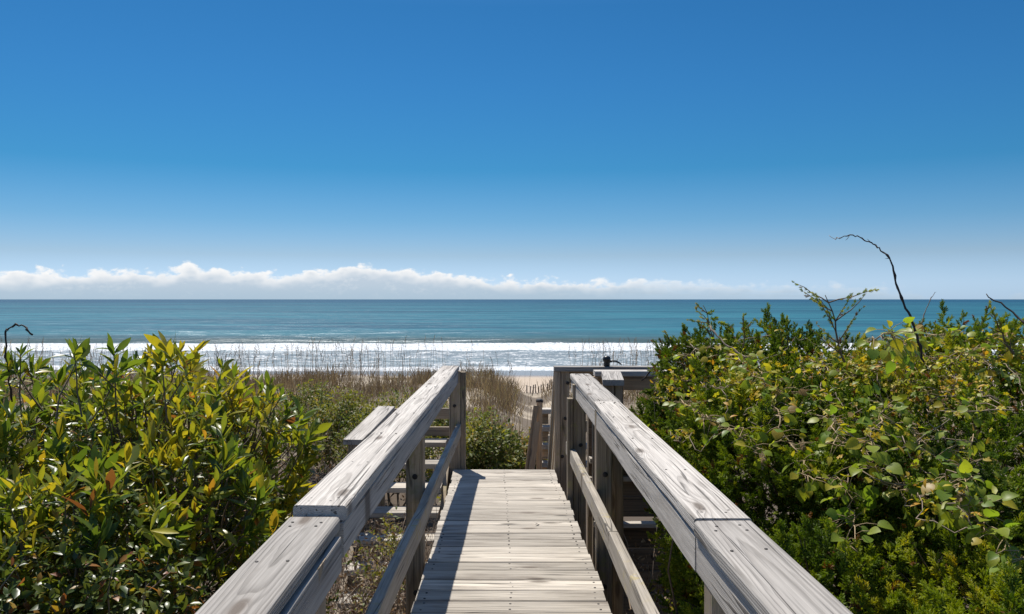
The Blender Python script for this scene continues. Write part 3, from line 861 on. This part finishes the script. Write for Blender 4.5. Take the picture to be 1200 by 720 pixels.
def small_shrub(name, label, blobs, nb, r, group, mat='yaupon', size=.024, nleaf=16, tint_mu=.35, red=.06, blen=.13, twigs=True, gz=-1.3, spread=.35, stem=True, lo=.6, upright=.35, lump=.26, stem_r=.018):
    t = thing(name, label, 'shrub', (blobs[0][0], blobs[0][1], gz), group)
    P, N = blob_surface(blobs, nb, r, lo, 1.05, lump)
    d = unit(N + np.array([0, 0, upright]) + r.randn(len(P), 3) * spread)
    R = frames(d, r.randn(len(P), 3)); S = np.ones(len(P)) * r.uniform(.75, 1.25, len(P))
    pieces = []
    clump = fbm(P * (3.2 if size < .04 else 2.), 88, 3)
    for v in range(2):
        sel = np.arange(len(P)) % 2 == v
        j = np.arange(nleaf); tl = j / (nleaf - 1.); ph = j * 2.4 + 1.7 * v
        el_ = np.radians(20 + 35 * tl)
        ld = np.stack([np.cos(ph) * np.cos(el_), np.sin(el_), np.sin(ph) * np.cos(el_)], 1)
        ln = np.stack([-np.cos(ph) * np.sin(el_), np.cos(el_), -np.sin(ph) * np.sin(el_)], 1)
        A, p_, s_ = compose(R[sel], P[sel], S[sel], frames(ld, ln), np.stack([0 * tl, (tl - 1) * blen, 0 * tl], 1) + r.randn(nleaf, 3) * size * .3, size * r.uniform(.7, 1.3, nleaf))
        m = len(p_)
        nz = frames(A[:, :, 1] + r.randn(m, 3) * .3, A[:, :, 2] + r.randn(m, 3) * .3 + np.array([0, 0, .6]))
        ti = np.clip(tint_mu + (np.repeat(clump[sel], nleaf) - .5) * .8 + r.randn(m) * .14, 0, .82)
        x = r.rand(m); ti = np.where(x < red, r.uniform(.85, 1, m), ti)
        pieces.append(instance_mesh('f', SMALL[v], nz, p_, s_, ti))
    merge_build('foliage', pieces, M[mat], t)
    if twigs:
        mb = MB(); c0 = np.array([b[:3] for b in blobs])
        for q, dq in zip(P[::3], d[::3]):
            c = c0[np.argmin(((c0 - q) ** 2).sum(1))]
            tube(mb, twig_path(q - dq * blen * 1.2 + (c - q) * .2, q, r, .2, 4), [.003, .0026, .002, .0012], 4, cap=False)
        mb.build('inner_twigs', M['drytwig'] if mat == 'yaupon' else M['stem'], t, True)  # thin bare twigs behind the small leaves, pieces not joined
    if stem: stems(blobs, t, r, 10, P, M['stem'], stem_r, gz)
    return t


def juniper(name, label, blobs, nb, r, group, tint_mu=.45, nsp=11, size=.042, brown=.03):
    t = thing(name, label, 'juniper', (blobs[0][0], blobs[0][1], -1.3), group)
    P, N = blob_surface(blobs, nb, r, .80, 1.10, .42, 5.)
    d = unit(N + np.array([0, 0, .45]) + r.randn(len(P), 3) * .45)
    R = frames(d, r.randn(len(P), 3)); S = r.uniform(.7, 1.3, len(P))
    clump = fbm(P * 5., 91, 3)
    pieces = []
    for v in range(3):
        sel = np.arange(len(P)) % 3 == v
        j = np.arange(nsp); tl = j / (nsp - 1.); ph = j * 2.2 + v
        e_ = np.radians(20 + 55 * tl)
        ld = np.stack([np.cos(ph) * np.cos(e_), np.sin(e_), np.sin(ph) * np.cos(e_)], 1)
        A, p_, s_ = compose(R[sel], P[sel], S[sel], frames(ld, r.randn(nsp, 3)), np.stack([0 * tl, (tl - 1) * .10, 0 * tl], 1), size * (1.1 - .35 * tl))
        m = len(p_)
        A = frames(A[:, :, 1] + r.randn(m, 3) * .18, A[:, :, 2])
        ti = np.clip(tint_mu + (np.repeat(clump[sel], nsp) - .5) * 1.1 + r.randn(m) * .09, 0, .93)
        x = r.rand(m); ti = np.where(x < brown, 1., ti)
        pieces.append(instance_mesh('f', SPRIG[v], A, p_, s_, ti))
    merge_build('foliage', pieces, M['juniper'], t, False)
    mb = MB(); c0 = np.array([b[:3] for b in blobs])
    for q, dq in zip(P[::3], d[::3]):
        c = c0[np.argmin(((c0 - q) ** 2).sum(1))]
        tube(mb, twig_path(q - dq * .1 + (c - q) * .35, q, r, .15, 4), [.004, .003, .0022, .0014], 4, cap=False)
    mb.build('inner_twigs', M['stem'], t, True)  # bare twigs under the juniper foliage, pieces not joined
    stems(blobs, t, r, 12, P, M['stem'])
    return t


R_ = np.random.RandomState
def canopy(x0, x1, y0, y1, top, r, rad=.31, step=.40, fill=True):
    out = []
    for i, y in enumerate(np.arange(y0, y1 + .01, step * .9)):
        for x in np.arange(x0 + (.5 * step if i % 2 else 0), x1 + .01, step):
            xx, yy = x + r.uniform(-.09, .09), y + r.uniform(-.09, .09)
            rr = rad * r.uniform(.85, 1.2); zt = top(xx, yy) + r.uniform(-.10, .04)
            out.append((xx, yy, zt - rr, rr, rr, rr))
            if fill: out.append((xx, yy, zt - rr - .45, rr * 1.1, rr * 1.1, .42))
    return out


def top_left(x, y):
    e = np.clip((-x - .62) / .45, 0, 1)
    return .65 + .225 * (y - 1.7) - .28 * (1 - e) ** 1.3


def top_right(x, y):
    e = np.clip((x - .72) / .38, 0, 1)
    return np.minimum(.66 + .225 * (y - 2.0), 1.19) - .25 * (1 - e) ** 1.5


GL = 'shrubs left of the boardwalk'
TIPS = [(*at(212, 424, 3.1), .06, .06, .09), (*at(205, 445, 3.1), .08, .08, .08), (*at(132, 424, 3.1), .06, .06, .07), (*at(88, 430, 3.), .07, .07, .06), (*at(24, 426, 3.1), .07, .07, .05)]
broad_shrub('broadleaf_shrub', 'tall broad-leaved shrub at far left, pointed leaf whorls rising against the surf', canopy(-2.3, -1.45, 2.95, 3.7, top_left, R_(101)) + TIPS, 2300, R_(1), GL, tint_mu=.64)
broad_shrub('broadleaf_shrub', 'yellow-green broad-leaved shrub between the leaf whorls and the left railing', canopy(-1.30, -.95, 2.55, 3.75, top_left, R_(102)), 1700, R_(2), GL, tint_mu=.68)
small_shrub('small_leaved_shrub', 'dense shrub of tiny glossy dark leaves filling the lower left corner', canopy(-2.0, -1.0, 1.3, 2.8, top_left, R_(103), .28, .36), 7500, R_(3), GL, tint_mu=.46, red=.12, size=.028, lo=.6, lump=.35)
small_shrub('small_leaved_shrub', 'shaded small-leaved shrub behind the left railing joint, under the yellow-green one', [(-.86, 3.1, -.1, .20, .8, .55), (-.84, 2.2, .0, .16, .6, .5)] + canopy(-2.2, -1.0, 2.8, 3.6, lambda x, y: top_left(x, y) - .09, R_(104), .3, .42), 5200, R_(4), GL, tint_mu=.40, red=.10)

GR = 'junipers right of the boardwalk'
J1 = canopy(1.0, 1.7, 3.75, 4.65, top_right, R_(111), .32) + [(.92, 4.6, .58, .24, .3, .34), (1.0, 4.45, .82, .16, .22, .34)]
J2 = canopy(.98, 1.6, 2.6, 3.5, top_right, R_(112), .30)
J3 = canopy(1.75, 2.7, 2.5, 4.35, lambda x, y: top_right(x, y) + .05, R_(113), .34, .40)
J4 = canopy(.98, 1.65, 1.35, 2.35, top_right, R_(114), .28, .36)
juniper('juniper_shrub', 'dark feathery juniper nearest the guard rail, sprays standing against the sea', J1, 4600, R_(11), GR, .40)
juniper('juniper_shrub', 'mid juniper with round vine leaves hanging in front, behind the right railing', J2, 3600, R_(12), GR, .42)
juniper('juniper_shrub', 'juniper under the yellow flowers at the right edge', J3, 6500, R_(13), GR, .5)
juniper('juniper_shrub', 'bright green juniper low in the right corner close to the railing cap', J4, 3600, R_(14), GR, .52)

# twigs of the juniper standing clear of the mass
def tall_spray(label, p0, p1, r, n=9, ln=.16):
    t = thing('juniper_spray', label, 'juniper shoot', tuple(p0), 'juniper shoots against the sea')
    mb = MB(); A, B, D = [], [], []
    main = twig_path(p0, p1, r, .12, 8); tube(mb, main, np.linspace(.005, .0015, 8), 5)
    ax = unit(np.asarray(p1) - np.asarray(p0))
    for k in range(n):
        s = main[1 + int(6 * k / n)]
        dv = unit(ax + r.randn(3) * np.array([.75, .4, .35])); L = ln * r.uniform(.5, 1.1)
        tw = twig_path(s, s + dv * L, r, .1, 5); tube(mb, tw, np.linspace(.0028, .001, 5), 4)
        for q in np.linspace(.25, 1, 7):
            A.append(s + dv * L * q); D.append(unit(dv + r.randn(3) * .45))
    mb.build('inner_twigs', M['stem'], t, True)  # main shoot and its side twigs, without the foliage
    A, D = np.array(A), np.array(D)
    merge_build('foliage', [instance_mesh('f', SPRIG[2], frames(D, r.randn(len(A), 3)), A, np.full(len(A), .021) * r.uniform(.6, 1.2, len(A)), r.uniform(.35, 1, len(A)))], M['juniper'], t, False)


tall_spray('wispy juniper shoot beside the curved bare stem', at(990, 425, 3.3), at(967, 346, 3.3), R_(21), 14, .15)
tall_spray('upright juniper shoot on the left shoulder of the juniper mass', at(846, 425, 4.2), at(824, 358, 4.2), R_(22), 9, .11)
tall_spray('short juniper shoot on the crest, between the two taller ones', at(868, 425, 4.1), at(872, 372, 4.1), R_(23), 6, .09)
tall_spray('sparse juniper shoot leaning left over the guard rail end', at(806, 440, 4.5), at(785, 395, 4.5), R_(24), 7, .11)
tall_spray('low juniper shoot at the right edge under the slanting bare twig', at(1188, 415, 3.0), at(1160, 368, 3.0), R_(25), 7, .09)

# bare stems
def bare(label, pts, r0, r1, mat='darktwig', name='bare_stem'):
    r = R_(len(label) * 7 + len(pts))
    pts = np.asarray(pts, float) + r.randn(len(pts), 3) * .0022
    rad = np.linspace(r0, r1, len(pts)) * r.uniform(.82, 1.18, len(pts))
    rad[3::6] *= 1.4
    mb = MB(); tube(mb, pts, rad, 7)
    if len(pts) > 20:
        for k in range(8, len(pts) - 4, 9):
            d_ = unit(unit(pts[k + 1] - pts[k]) + r.randn(3) * .8)
            tube(mb, twig_path(pts[k], pts[k] + d_ * r.uniform(.012, .035), r, .2, 3), [.0016, .0012, .0005], 4)
    o = mb.build(name, M[mat], None, True); tag(o, label, 'stem', 'bare stems')


def smooth(pts, n=4):
    pts = np.asarray(pts, float); out = []
    for i in range(len(pts) - 1):
        p0 = pts[max(i - 1, 0)]; p1 = pts[i]; p2 = pts[i + 1]; p3 = pts[min(i + 2, len(pts) - 1)]
        for t in np.linspace(0, 1, n, endpoint=False):
            out.append(.5 * ((2 * p1) + (-p0 + p2) * t + (2 * p0 - 5 * p1 + 4 * p2 - p3) * t * t + (-p0 + 3 * p1 - 3 * p2 + p3) * t ** 3))
    out.append(pts[-1]); return np.array(out)


pp = [(1082, 425), (1077, 400), (1071, 380), (1062, 362), (1054, 345), (1049, 328), (1044, 309), (1037, 298), (1028, 289), (1018, 283), (1008, 279), (996, 276), (985, 279)]
bare('long curved dark bare stem arching high over the right hand shrubs', smooth([at(x, y, 3.0 + .02 * i) for i, (x, y) in enumerate(pp)]), .0046, .0016)
bare('thin pale tip hooked at the end of the arching bare stem', smooth([at(985, 279, 3.2), at(979, 280, 3.22), at(971, 277, 3.25)]), .0018, .0007, 'drytwig')
bare('straight dark bare twig slanting in at the right edge', smooth([at(1215, 392, 2.9), at(1196, 375, 2.95), at(1178, 360, 3.), at(1155, 344, 3.05)]), .005, .0015)
bare('dark bare branch bending over the guard rail beside the juniper', smooth([at(752, 446, 4.7), at(772, 425, 4.7), at(790, 408, 4.65), at(806, 400, 4.6), at(822, 399, 4.6)]), .004, .005)
bare('pale forked dead branch lying along the juniper crest', smooth([at(831, 382, 4.0), at(838, 391, 3.95), at(850, 403, 3.9), at(864, 412, 3.85), at(875, 420, 3.8)]), .0042, .003, 'drytwig')
bare('thin grey bare shoot right of the arching stem', smooth([at(1080, 382, 3.), at(1084, 365, 3.), at(1090, 352, 3.), at(1096, 342, 3.)]), .0018, .0008, 'drytwig')
bare('curled dark dry stem at the far left top of the shrubs', smooth([at(38, 393, 3.), at(30, 384, 3.), at(20, 381, 3.), at(12, 385, 3.), at(6, 388, 3.), at(7, 412, 3.), at(10, 440, 3.05), at(14, 470, 3.1)]), .003, .003)

# ------------------------------------------------------------------ vines over the junipers
ALLJ = J1 + J2 + J3 + J4


def skin(p):
    """push a point to just outside the juniper mass, towards the viewer or upwards"""
    p = np.array(p, float)
    for _ in range(30):
        f = [(((p - np.array(b[:3])) / (np.array(b[3:6]) * 1.0)) ** 2).sum() for b in ALLJ]
        if min(f) > 1.0: return p
        b = ALLJ[int(np.argmin(f))]
        nrm = unit((p - np.array(b[:3])) / np.array(b[3:6]) ** 2) + np.array([-.15, -.5, .35])
        p = p + unit(nrm) * .035
    return p


def depth_hit(px, py):
    """first hit of the sight line with the juniper mass"""
    d = np.array([(px - CX) / F, 1., -(py - HY) / F]); o = np.array([0, 0, EYE])
    best = None
    for b in ALLJ:
        c, rd = np.array(b[:3]), np.array(b[3:6])
        oc = (o - c) / rd; dd_ = d / rd
        A, B, C = dd_ @ dd_, 2 * oc @ dd_, oc @ oc - 1.
        D = B * B - 4 * A * C
        if D > 0:
            t = (-B - math.sqrt(D)) / (2 * A)
            if t > .8 and (best is None or t < best): best = t
    return best


def vine(name, label, px_pts, r, mat, tmpl, size, step, tint, flowers=0, stem_r=.0022):
    pts3 = []
    last = 3.
    for x, y in px_pts:
        h = depth_hit(x, y); last = (h - .06) if h else last
        pts3.append(at(x, y, last))
    t = thing(name, label, 'vine', tuple(pts3[0]), 'vines climbing over the junipers')
    path = smooth(pts3, 6)
    path = path + r.randn(*path.shape) * .012
    mb = MB(); tube(mb, path, np.linspace(stem_r * 1.3, stem_r * .7, len(path)), 5)
    seg = np.concatenate([[0], np.cumsum(np.linalg.norm(np.diff(path, axis=0), axis=1))])
    pos, dr, sz = [], [], []
    s = step * .5
    while s < seg[-1]:
        q = np.array([np.interp(s, seg, path[:, i]) for i in range(3)])
        for _ in range(1 if r.rand() < .7 else 2):
            dv = unit(np.array([r.randn() * .8, -.45 + r.randn() * .3, r.randn() * .5 - .15]))
            pet = q + dv * r.uniform(.015, .085)
            tube(mb, [q, (q + pet) / 2 + [0, 0, .006], pet], [.0013, .0012, .001], 4)
            pos.append(pet); dr.append(unit(dv + np.array([0, 0, -.45 * r.rand()]))); sz.append(size * r.uniform(.5, 1.02))
        s += step * r.uniform(.4, .85)
    mb.build('stem', M['vinestem'], t, True)
    pos, dr, sz = np.array(pos), np.array(dr), np.array(sz)
    nn = np.array([[0, -.45, .9]]) + r.randn(len(pos), 3) * .4
    pieces = []
    for v in range(3):
        k = np.arange(len(pos)) % 3 == v
        if k.any():
            ti = np.clip(tint + r.randn(k.sum()) * .17, 0, .86); x = r.rand(k.sum())
            ti = np.where(x < .10, r.uniform(.86, 1., k.sum()), ti)
            pieces.append(instance_mesh('f', tmpl[v % len(tmpl)], frames(dr[k], nn[k]), pos[k], sz[k], ti))
    merge_build('foliage', pieces, M[mat], t)


vr = R_(31)
vine('climbing_vine', 'yellow-green vine looping over the crest between the two bare stems', [(1075, 415), (1105, 425), (1135, 415), (1160, 405), (1190, 415), (1215, 405)], vr, 'smilax', HEART, .042, .03, .72)
vine('climbing_vine', 'bright small-leaved vine trailing through the yellow flowers', [(940, 415), (975, 432), (1005, 440), (1040, 432), (1070, 450), (1110, 470), (1150, 475)], vr, 'smilax', HEART, .036, .03, .72)
vine('climbing_vine', 'small-leaved vine hanging between the flowers and the middle heart leaves', [(950, 470), (975, 490), (985, 520), (1060, 500), (1085, 530), (1150, 520)], vr, 'smilax', HEART, .038, .035, .66)
vine('climbing_vine', 'round-leaved vine draped down the juniper left of its yellow flowers', [(865, 412), (880, 440), (905, 465), (915, 500), (930, 530), (945, 555), (985, 560), (1000, 600), (1002, 640)], vr, 'smilax', HEART, .044, .035, 0.64)
vine('climbing_vine', 'round-leaved vine trailing across the juniper crest below the arching stem', [(1010, 400), (1040, 395), (1065, 402), (1090, 392), (1120, 400), (1150, 398), (1185, 392)], vr, 'smilax', HEART, .05, .034, 0.69)
vine('climbing_vine', 'round-leaved vine hanging in the middle of the right hand shrubs', [(1040, 470), (1030, 500), (1010, 530), (1030, 560), (1060, 575), (1100, 560), (1125, 580), (1120, 600)], vr, 'smilax', HEART, .05, .04, 0.64)
vine('climbing_vine', 'heart-leaved vine in the lower right corner, stem running downwards', [(1125, 540), (1135, 565), (1128, 590), (1150, 615), (1180, 640), (1205, 660)], vr, 'smilax', HEART, .044, .036, 0.64)
vine('climbing_vine', 'big-leaved vine spray at the right edge of the crest', [(1130, 410), (1160, 430), (1180, 440), (1210, 440), (1230, 470)], vr, 'smilax', HEART, .055, .05, 0.64)
vine('climbing_vine', 'sparse vine low on the juniper beside the guard rail post', [(790, 470), (810, 480), (828, 490), (850, 500), (885, 520), (900, 540)], vr, 'smilax', HEART, .034, .045, 0.69)
vine('climbing_vine', 'vine with tan stems crossing the upper left of the juniper', [(800, 420), (830, 405), (862, 425), (890, 436), (905, 455), (935, 460)], vr, 'smilax', HEART, .04, .04, 0.74)


def flower_vine(label, centers, n, r):
    pos = []
    for (x, y, sx, sy, wgt) in centers:
        for _ in range(int(n * wgt)):
            a, b = x + r.randn() * sx, y + r.randn() * sy
            h = depth_hit(a, b)
            if h and b > 372: pos.append(at(a, b, h - .02 - .13 * r.rand()))
    pos = np.array(pos); m = len(pos)
    t = thing('flowering_vine', label, 'vine', tuple(pos[0]), 'vines climbing over the junipers')
    d = unit(r.randn(m, 3)); nn = np.array([[0, -.5, .8]]) + r.randn(m, 3) * .6
    k = r.rand(m) < .22
    pieces = [instance_mesh('f', FLOWER, frames(np.cross(nn[k], d[k]), nn[k]), pos[k], .014 * r.uniform(.6, 1.2, k.sum()), np.clip(r.uniform(.6, .92, k.sum()), 0, 1)),
              instance_mesh('f', SMALL[1], frames(d[~k], nn[~k]), pos[~k], .027 * r.uniform(.5, 1.3, (~k).sum()), r.uniform(0, 1, (~k).sum()))]
    merge_build('blossom', pieces, M['yellow'], t)
    mb = MB()
    way = pos[r.permutation(m)[:max(6, m // 5)]] - [0, -.03, .02]; left = list(range(1, len(way))); order = [0]
    while left:
        dq = ((way[left] - way[order[-1]]) ** 2).sum(1); order.append(left.pop(int(np.argmin(dq))))
    way = way[order]
    pth = smooth(way, 4); tube(mb, pth + r.randn(*pth.shape) * .008, .0017, 4)
    mb.build('stem', M['drytwig'], t, True)


fr = R_(41)
flower_vine('yellow flowering vine strewn over the crest below the arching stem', [(1020, 430, 40, 16, .5), (1100, 450, 35, 14, .35), (960, 425, 35, 12, .25), (1060, 415, 60, 10, .2), (1000, 465, 70, 20, .45), (1130, 410, 40, 14, .4), (1110, 440, 60, 25, .5)], 520, fr)
flower_vine('yellow flowering vine patches at the left shoulder of the juniper', [(785, 455, 16, 9, .4), (860, 432, 12, 10, .35), (790, 505, 12, 8, .25), (900, 445, 20, 12, .2), (850, 440, 45, 26, .8)], 260, fr)
flower_vine('orange and yellow leaves hanging mid right above the heart leaves', [(1085, 580, 10, 22, .6), (1130, 590, 16, 10, .3), (1140, 450, 14, 8, .4), (1090, 530, 60, 30, .8)], 90, fr)

# dead pale leaves caught on the juniper
for (x, y), lab in (((893, 540), 'pale dead leaf hanging on the juniper above the railing cap'), ((940, 525), 'pale curled dead leaf caught mid juniper')):
    h = depth_hit(x, y)
    o = merge_build('hanging_dead_leaf', [instance_mesh('f', BIG[1], frames(np.array([[.1, -.2, -1.], [.4, -.2, -.8]]), np.array([[.2, -1, .1], [-.3, -1, .1]])), np.array([at(x, y - 12, h - .05), at(x - 4, y - 9, h - .06)]), [.07, .055], [.9, .7])], M['dead'], None)
    tag(o, lab, 'leaf')

# yellow leaf spray on the left shrub
yl = at(176, 622, 1.72)
o = merge_build('leaf_spray', [instance_mesh('f', BIG[0], frames(np.array([[.35, -.1, .9], [1., -.1, .02], [.9, -.2, -.55]]), np.array([[-.3, -.8, .5], [0, -.6, .8], [.2, -.7, .6]])), np.array([yl] * 3), [.05, .058, .058], [.66, .70, .72])], M['yellow'], None)
tag(o, 'three bright yellow leaves standing out of the dark left shrub', 'leaf')

# ------------------------------------------------------------------ undergrowth beside and below the walk
def brush(label, boxes, n, r, mat='drytwig'):
    t = thing('dry_brush', label, 'brush', (boxes[0][0], boxes[0][2], -1.3))
    mb = MB()
    for k in range(n):
        b = boxes[k % len(boxes)]
        a = np.array([r.uniform(b[0], b[1]), r.uniform(b[2], b[3]), r.uniform(-1.3, b[4] - .35)])
        e = a + unit(np.array([r.randn() * .6, r.randn() * .6, .9])) * r.uniform(.25, .7)
        e[2] = min(e[2], b[4])
        e[0] = np.clip(e[0], b[0] - .05, b[1] + .02)
        pts = twig_path(a, e, r, .45, 6); tube(mb, pts, np.linspace(.0035, .001, 6) * r.uniform(.6, 1.3), 4, r.rand(), cap=False)
    mb.build('twig', M[mat], t, True)
    m = n * 9
    bi = r.randint(len(boxes), size=m); bb = np.array(boxes)[bi]
    pos = np.stack([r.uniform(bb[:, 0], bb[:, 1]), r.uniform(bb[:, 2], bb[:, 3]), -1.25 + (bb[:, 4] + 1.2) * r.rand(m) ** .8], 1)
    merge_build('foliage', [instance_mesh('f', SMALL[1], frames(r.randn(m, 3), r.randn(m, 3) + [0, 0, .8]), pos, .022 * r.uniform(.6, 1.5, m), r.rand(m) ** 2.2)], M['dead'], t)


brush('tangle of dry twigs and dead leaves under the left railing', [(-1.0, -.50, 2.6, 6.0, -.15), (-.9, -.52, 4.4, 5.9, -.05), (-1.4, -.6, 5.5, 7.2, -.2), (-.95, -.50, 3., 5.2, -.1)], 1000, R_(51))
brush('tangle of dry twigs under the right railing by the dark steps', [(.62, 1.15, 2.6, 4.7, .05), (.65, 1.3, 3.6, 4.9, .15)], 380, R_(52))
brush('dry twiggy brush beyond the steps, left of the boardwalk', [(-2.6, -1.2, 5.5, 9., -.05), (-3.2, -1.6, 7., 10., .0)], 420, R_(53))
small_shrub('low_shrub', 'low sparse green shrub growing up under the left railing', [(-.72, 4.9, -.35, .2, .5, .45), (-.62, 3.9, -.6, .14, .4, .4), (-.7, 5.6, -.4, .2, .4, .4)], 120, R_(54), 'low shrubs by the boardwalk', 'dune_leaf', .028, 12, .72, .25, stem_r=.005)
small_shrub('low_shrub', 'low yellow-green shrub under the right railing', [(.86, 4.25, -.25, .22, .4, .42), (.85, 3.3, -.4, .2, .4, .4)], 150, R_(55), 'low shrubs by the boardwalk', 'dune_leaf', .03, 12, .72, .14, stem_r=.005)

# ------------------------------------------------------------------ dune shrubs
GD = 'green shrubs on the dune'
dune = [
    ('rounded green shrub just past the boardwalk end, between the two railings', [(-.28, 9.2, -.50, .42, .6, .62), (-.04, 9.5, -.64, .36, .6, .56)], 1700, .62),
    ('small brownish shrub right of the green one past the boardwalk end', [(.28, 9.7, -.66, .24, .45, .56)], 420, .7),
    ('green shrub behind the hand board of the left steps', [(-1.55, 10.0, -.42, .45, .6, .58), (-1.2, 10.6, -.5, .4, .6, .55)], 800, .66),
    ('green shrub next left from the hand board, below the brown grass', [(-2.1, 11.0, -.42, .5, .7, .60)], 700, .66),
    ('yellowish low shrub behind the left railing near the far post', [(-1.0, 12.2, -.55, .5, .7, .5)], 500, .7),
    ('far green shrub at the foot of the brown grass', [(-2.9, 12.6, -.5, .6, .7, .62)], 560, .62),
    ('farther small shrub behind the green ones on the left dune', [(-1.7, 13.4, -.55, .55, .6, .5)], 300, .6),
    ('shrub hidden low behind the broad-leaved bushes on the left dune', [(-3.8, 11.2, -.5, .7, .8, .65)], 350, .5),
]
for k, (lab, bl, n, tm) in enumerate(dune):
    small_shrub('dune_shrub', lab, bl, n, R_(60 + k), GD, 'dune_leaf', .042, 15, tm, .10 if k != 1 else .75, .2, True, -1.25, .4, True, .5, .6)

# ------------------------------------------------------------------ sea oats and dune grass (uncountable)
def blades(n, xr, yr, hmin, hmax, r, lean=.18, wid=1., dens=None):
    x = r.uniform(*xr, n); y = r.uniform(*yr, n)
    p = np.stack([x, y, 0 * x], 1)
    k = np.ones(n, bool) if dens is None else r.rand(n) < dens(x, y, p)
    x, y = x[k], y[k]; m = len(x)
    z = ground_z(x, y)
    d = unit(np.stack([r.randn(m) * lean, r.randn(m) * lean, np.ones(m)], 1))
    R = frames(d, np.stack([r.randn(m) * .6, -np.ones(m), 0 * x], 1))
    h = r.uniform(hmin, hmax, m)
    R = R * np.stack([wid / h, np.ones(m), np.ones(m)], 1)[:, None, :]
    return np.stack([x, y, z - .02], 1), R, h


def sandy(x, y): return np.exp(-((x - .62 - .02 * (y - 20)) / .62) ** 2) * np.clip((y - 15.) / 3, 0, 1)


gr = R_(71)
def dn(x, y, p): return (fbm(p * np.array([.7, .5, 1]), 5, 3) > .42) * np.clip((fbm(p * np.array([2.6, 1.8, 1]), 6, 2) - .32) * 4, .08, 1) * (1 - sandy(x, y)) * np.where(y < 13, .25, 1)
pieces = []
for (n, yr, h0, h1, wd, t0, t1) in ((20000, (12, 19), .22, .55, .55, .0, .75), (34000, (18, 27), .25, .6, .65, .0, .7), (12000, (15, 26), .2, .45, .6, .5, 1.)):
    p_, R, h = blades(n, (-17, 12), yr, h0, h1, gr, .42, wd * .8, dn)
    pieces.append(instance_mesh('f', BLADE, R, p_, h, gr.uniform(t0, t1, len(h))))
for (n, xr, yr, h0, h1) in ((2600, (-1.5, .15), (14.5, 24.), .28, .62), (600, (-.9, .35), (23.5, 27.), .25, .5)):
    p_, R, h = blades(n, xr, yr, h0, h1, gr, .4, .5, lambda x, y, p: np.clip((fbm(p * np.array([2.2, 1.5, 1]), 16, 2) - .30) * 4, .1, 1))
    pieces.append(instance_mesh('f', BLADE, R, p_, h, gr.uniform(.1, .85, len(h))))
o = merge_build('dune_grass', pieces, M['grass'], None, False)
tag(o, 'dry reddish brown grass covering the dune crest', 'grass', kind='stuff')


def oat_template(seed):
    r = np.random.RandomState(seed); V, q = [], []
    n = 7
    lean = r.uniform(-.06, .06)
    for rot in (0, 1):
        k = len(V)
        for i in range(n):
            t = i / (n - 1)
            wd = .0032 * (1 - .6 * t); bx = lean * t * t + (.05 if lean > 0 else -.05) * max(0, t - .8) ** 2 * 20
            z = t - .12 * max(0, t - .85) * 2
            for sg in (-1, 1):
                V.append((bx + (wd * sg if rot == 0 else 0), z, wd * sg if rot else 0))
        for i in range(n - 1): q.append((k + 2 * i, k + 2 * i + 1, k + 2 * i + 3, k + 2 * i + 2))
    for j in range(9):
        t = .76 + .24 * j / 9
        bx = lean * t * t + (.05 if lean > 0 else -.05) * max(0, t - .8) ** 2 * 20; z = t - .12 * max(0, t - .85) * 2
        sd = r.choice([-1, 1]); L = .05 * (1.3 - t)
        k = len(V); ph = r.rand() * 6
        dx, dz = math.cos(ph) * .018, math.sin(ph) * .018
        V += [(bx, z, 0), (bx + dx * .6 + .004, z - .012, dz * .6), (bx + dx, z - .04, dz), (bx + dx * .6 - .004, z - .018, dz * .6 + .004)]
        q.append((k, k + 1, k + 2, k + 3))
    return np.array(V, float), [np.array(q)]


OATS = [oat_template(s) for s in range(4)]
pieces = []
for v in range(4):
    x = gr.uniform(-15, 11, 760); y = gr.uniform(13, 26, 760)
    p = np.stack([x, y, 0 * x], 1)
    k = gr.rand(760) < (.12 + 1.1 * (fbm(p * np.array([.5, .4, 1]), 15, 3) > .5)) * (1 - .85 * sandy(x, y))
    x, y = x[k], y[k]; m = len(x)
    h = gr.uniform(.75, 1.45, m)
    d = unit(np.stack([gr.randn(m) * .07, gr.randn(m) * .07, np.ones(m)], 1))
    pieces.append(instance_mesh('f', OATS[v], frames(d, gr.randn(m, 3)), np.stack([x, y, ground_z(x, y) - .02], 1), h, gr.uniform(.1, .65, m)))
o = merge_build('sea_oats', pieces, M['grass'], None, False)
tag(o, 'tall thin dry sea oats standing against the surf', 'sea oats', kind='stuff')

# ------------------------------------------------------------------ sand fence
sf = thing('sand_fence', 'low picket sand fence half buried behind the gap in the dune', 'fence', (1.6, 28, -2.0))


def fz(x, y): return float(ground_z(np.array([x]), np.array([y]))[0])


xk = .62
while xk < 3.6:
    y = 28 + .12 * math.sin(xk * 2.3)
    zg = fz(xk, y); zt = max(zg + .42, -1.60) + rng.uniform(-.05, .05); ln = rng.uniform(-.03, .03)
    bd(sf, 'picket', (xk, y, zg - .15), (xk + ln, y, zt), .036, .012, 'deck', up=(0, -1, 0), warp=.004, seg=3, r=.002)
    xk += rng.uniform(.07, .10)
for hh in (.14, .34):
    pts = [(x, 27.98 + .12 * math.sin(x * 2.3), max(fz(x, 28.) + hh, -2.02 + hh)) for x in np.linspace(.6, 3.6, 24)]
    mb = MB(); tube(mb, pts, .004, 5); mb.build('wire', M['iron'], sf)
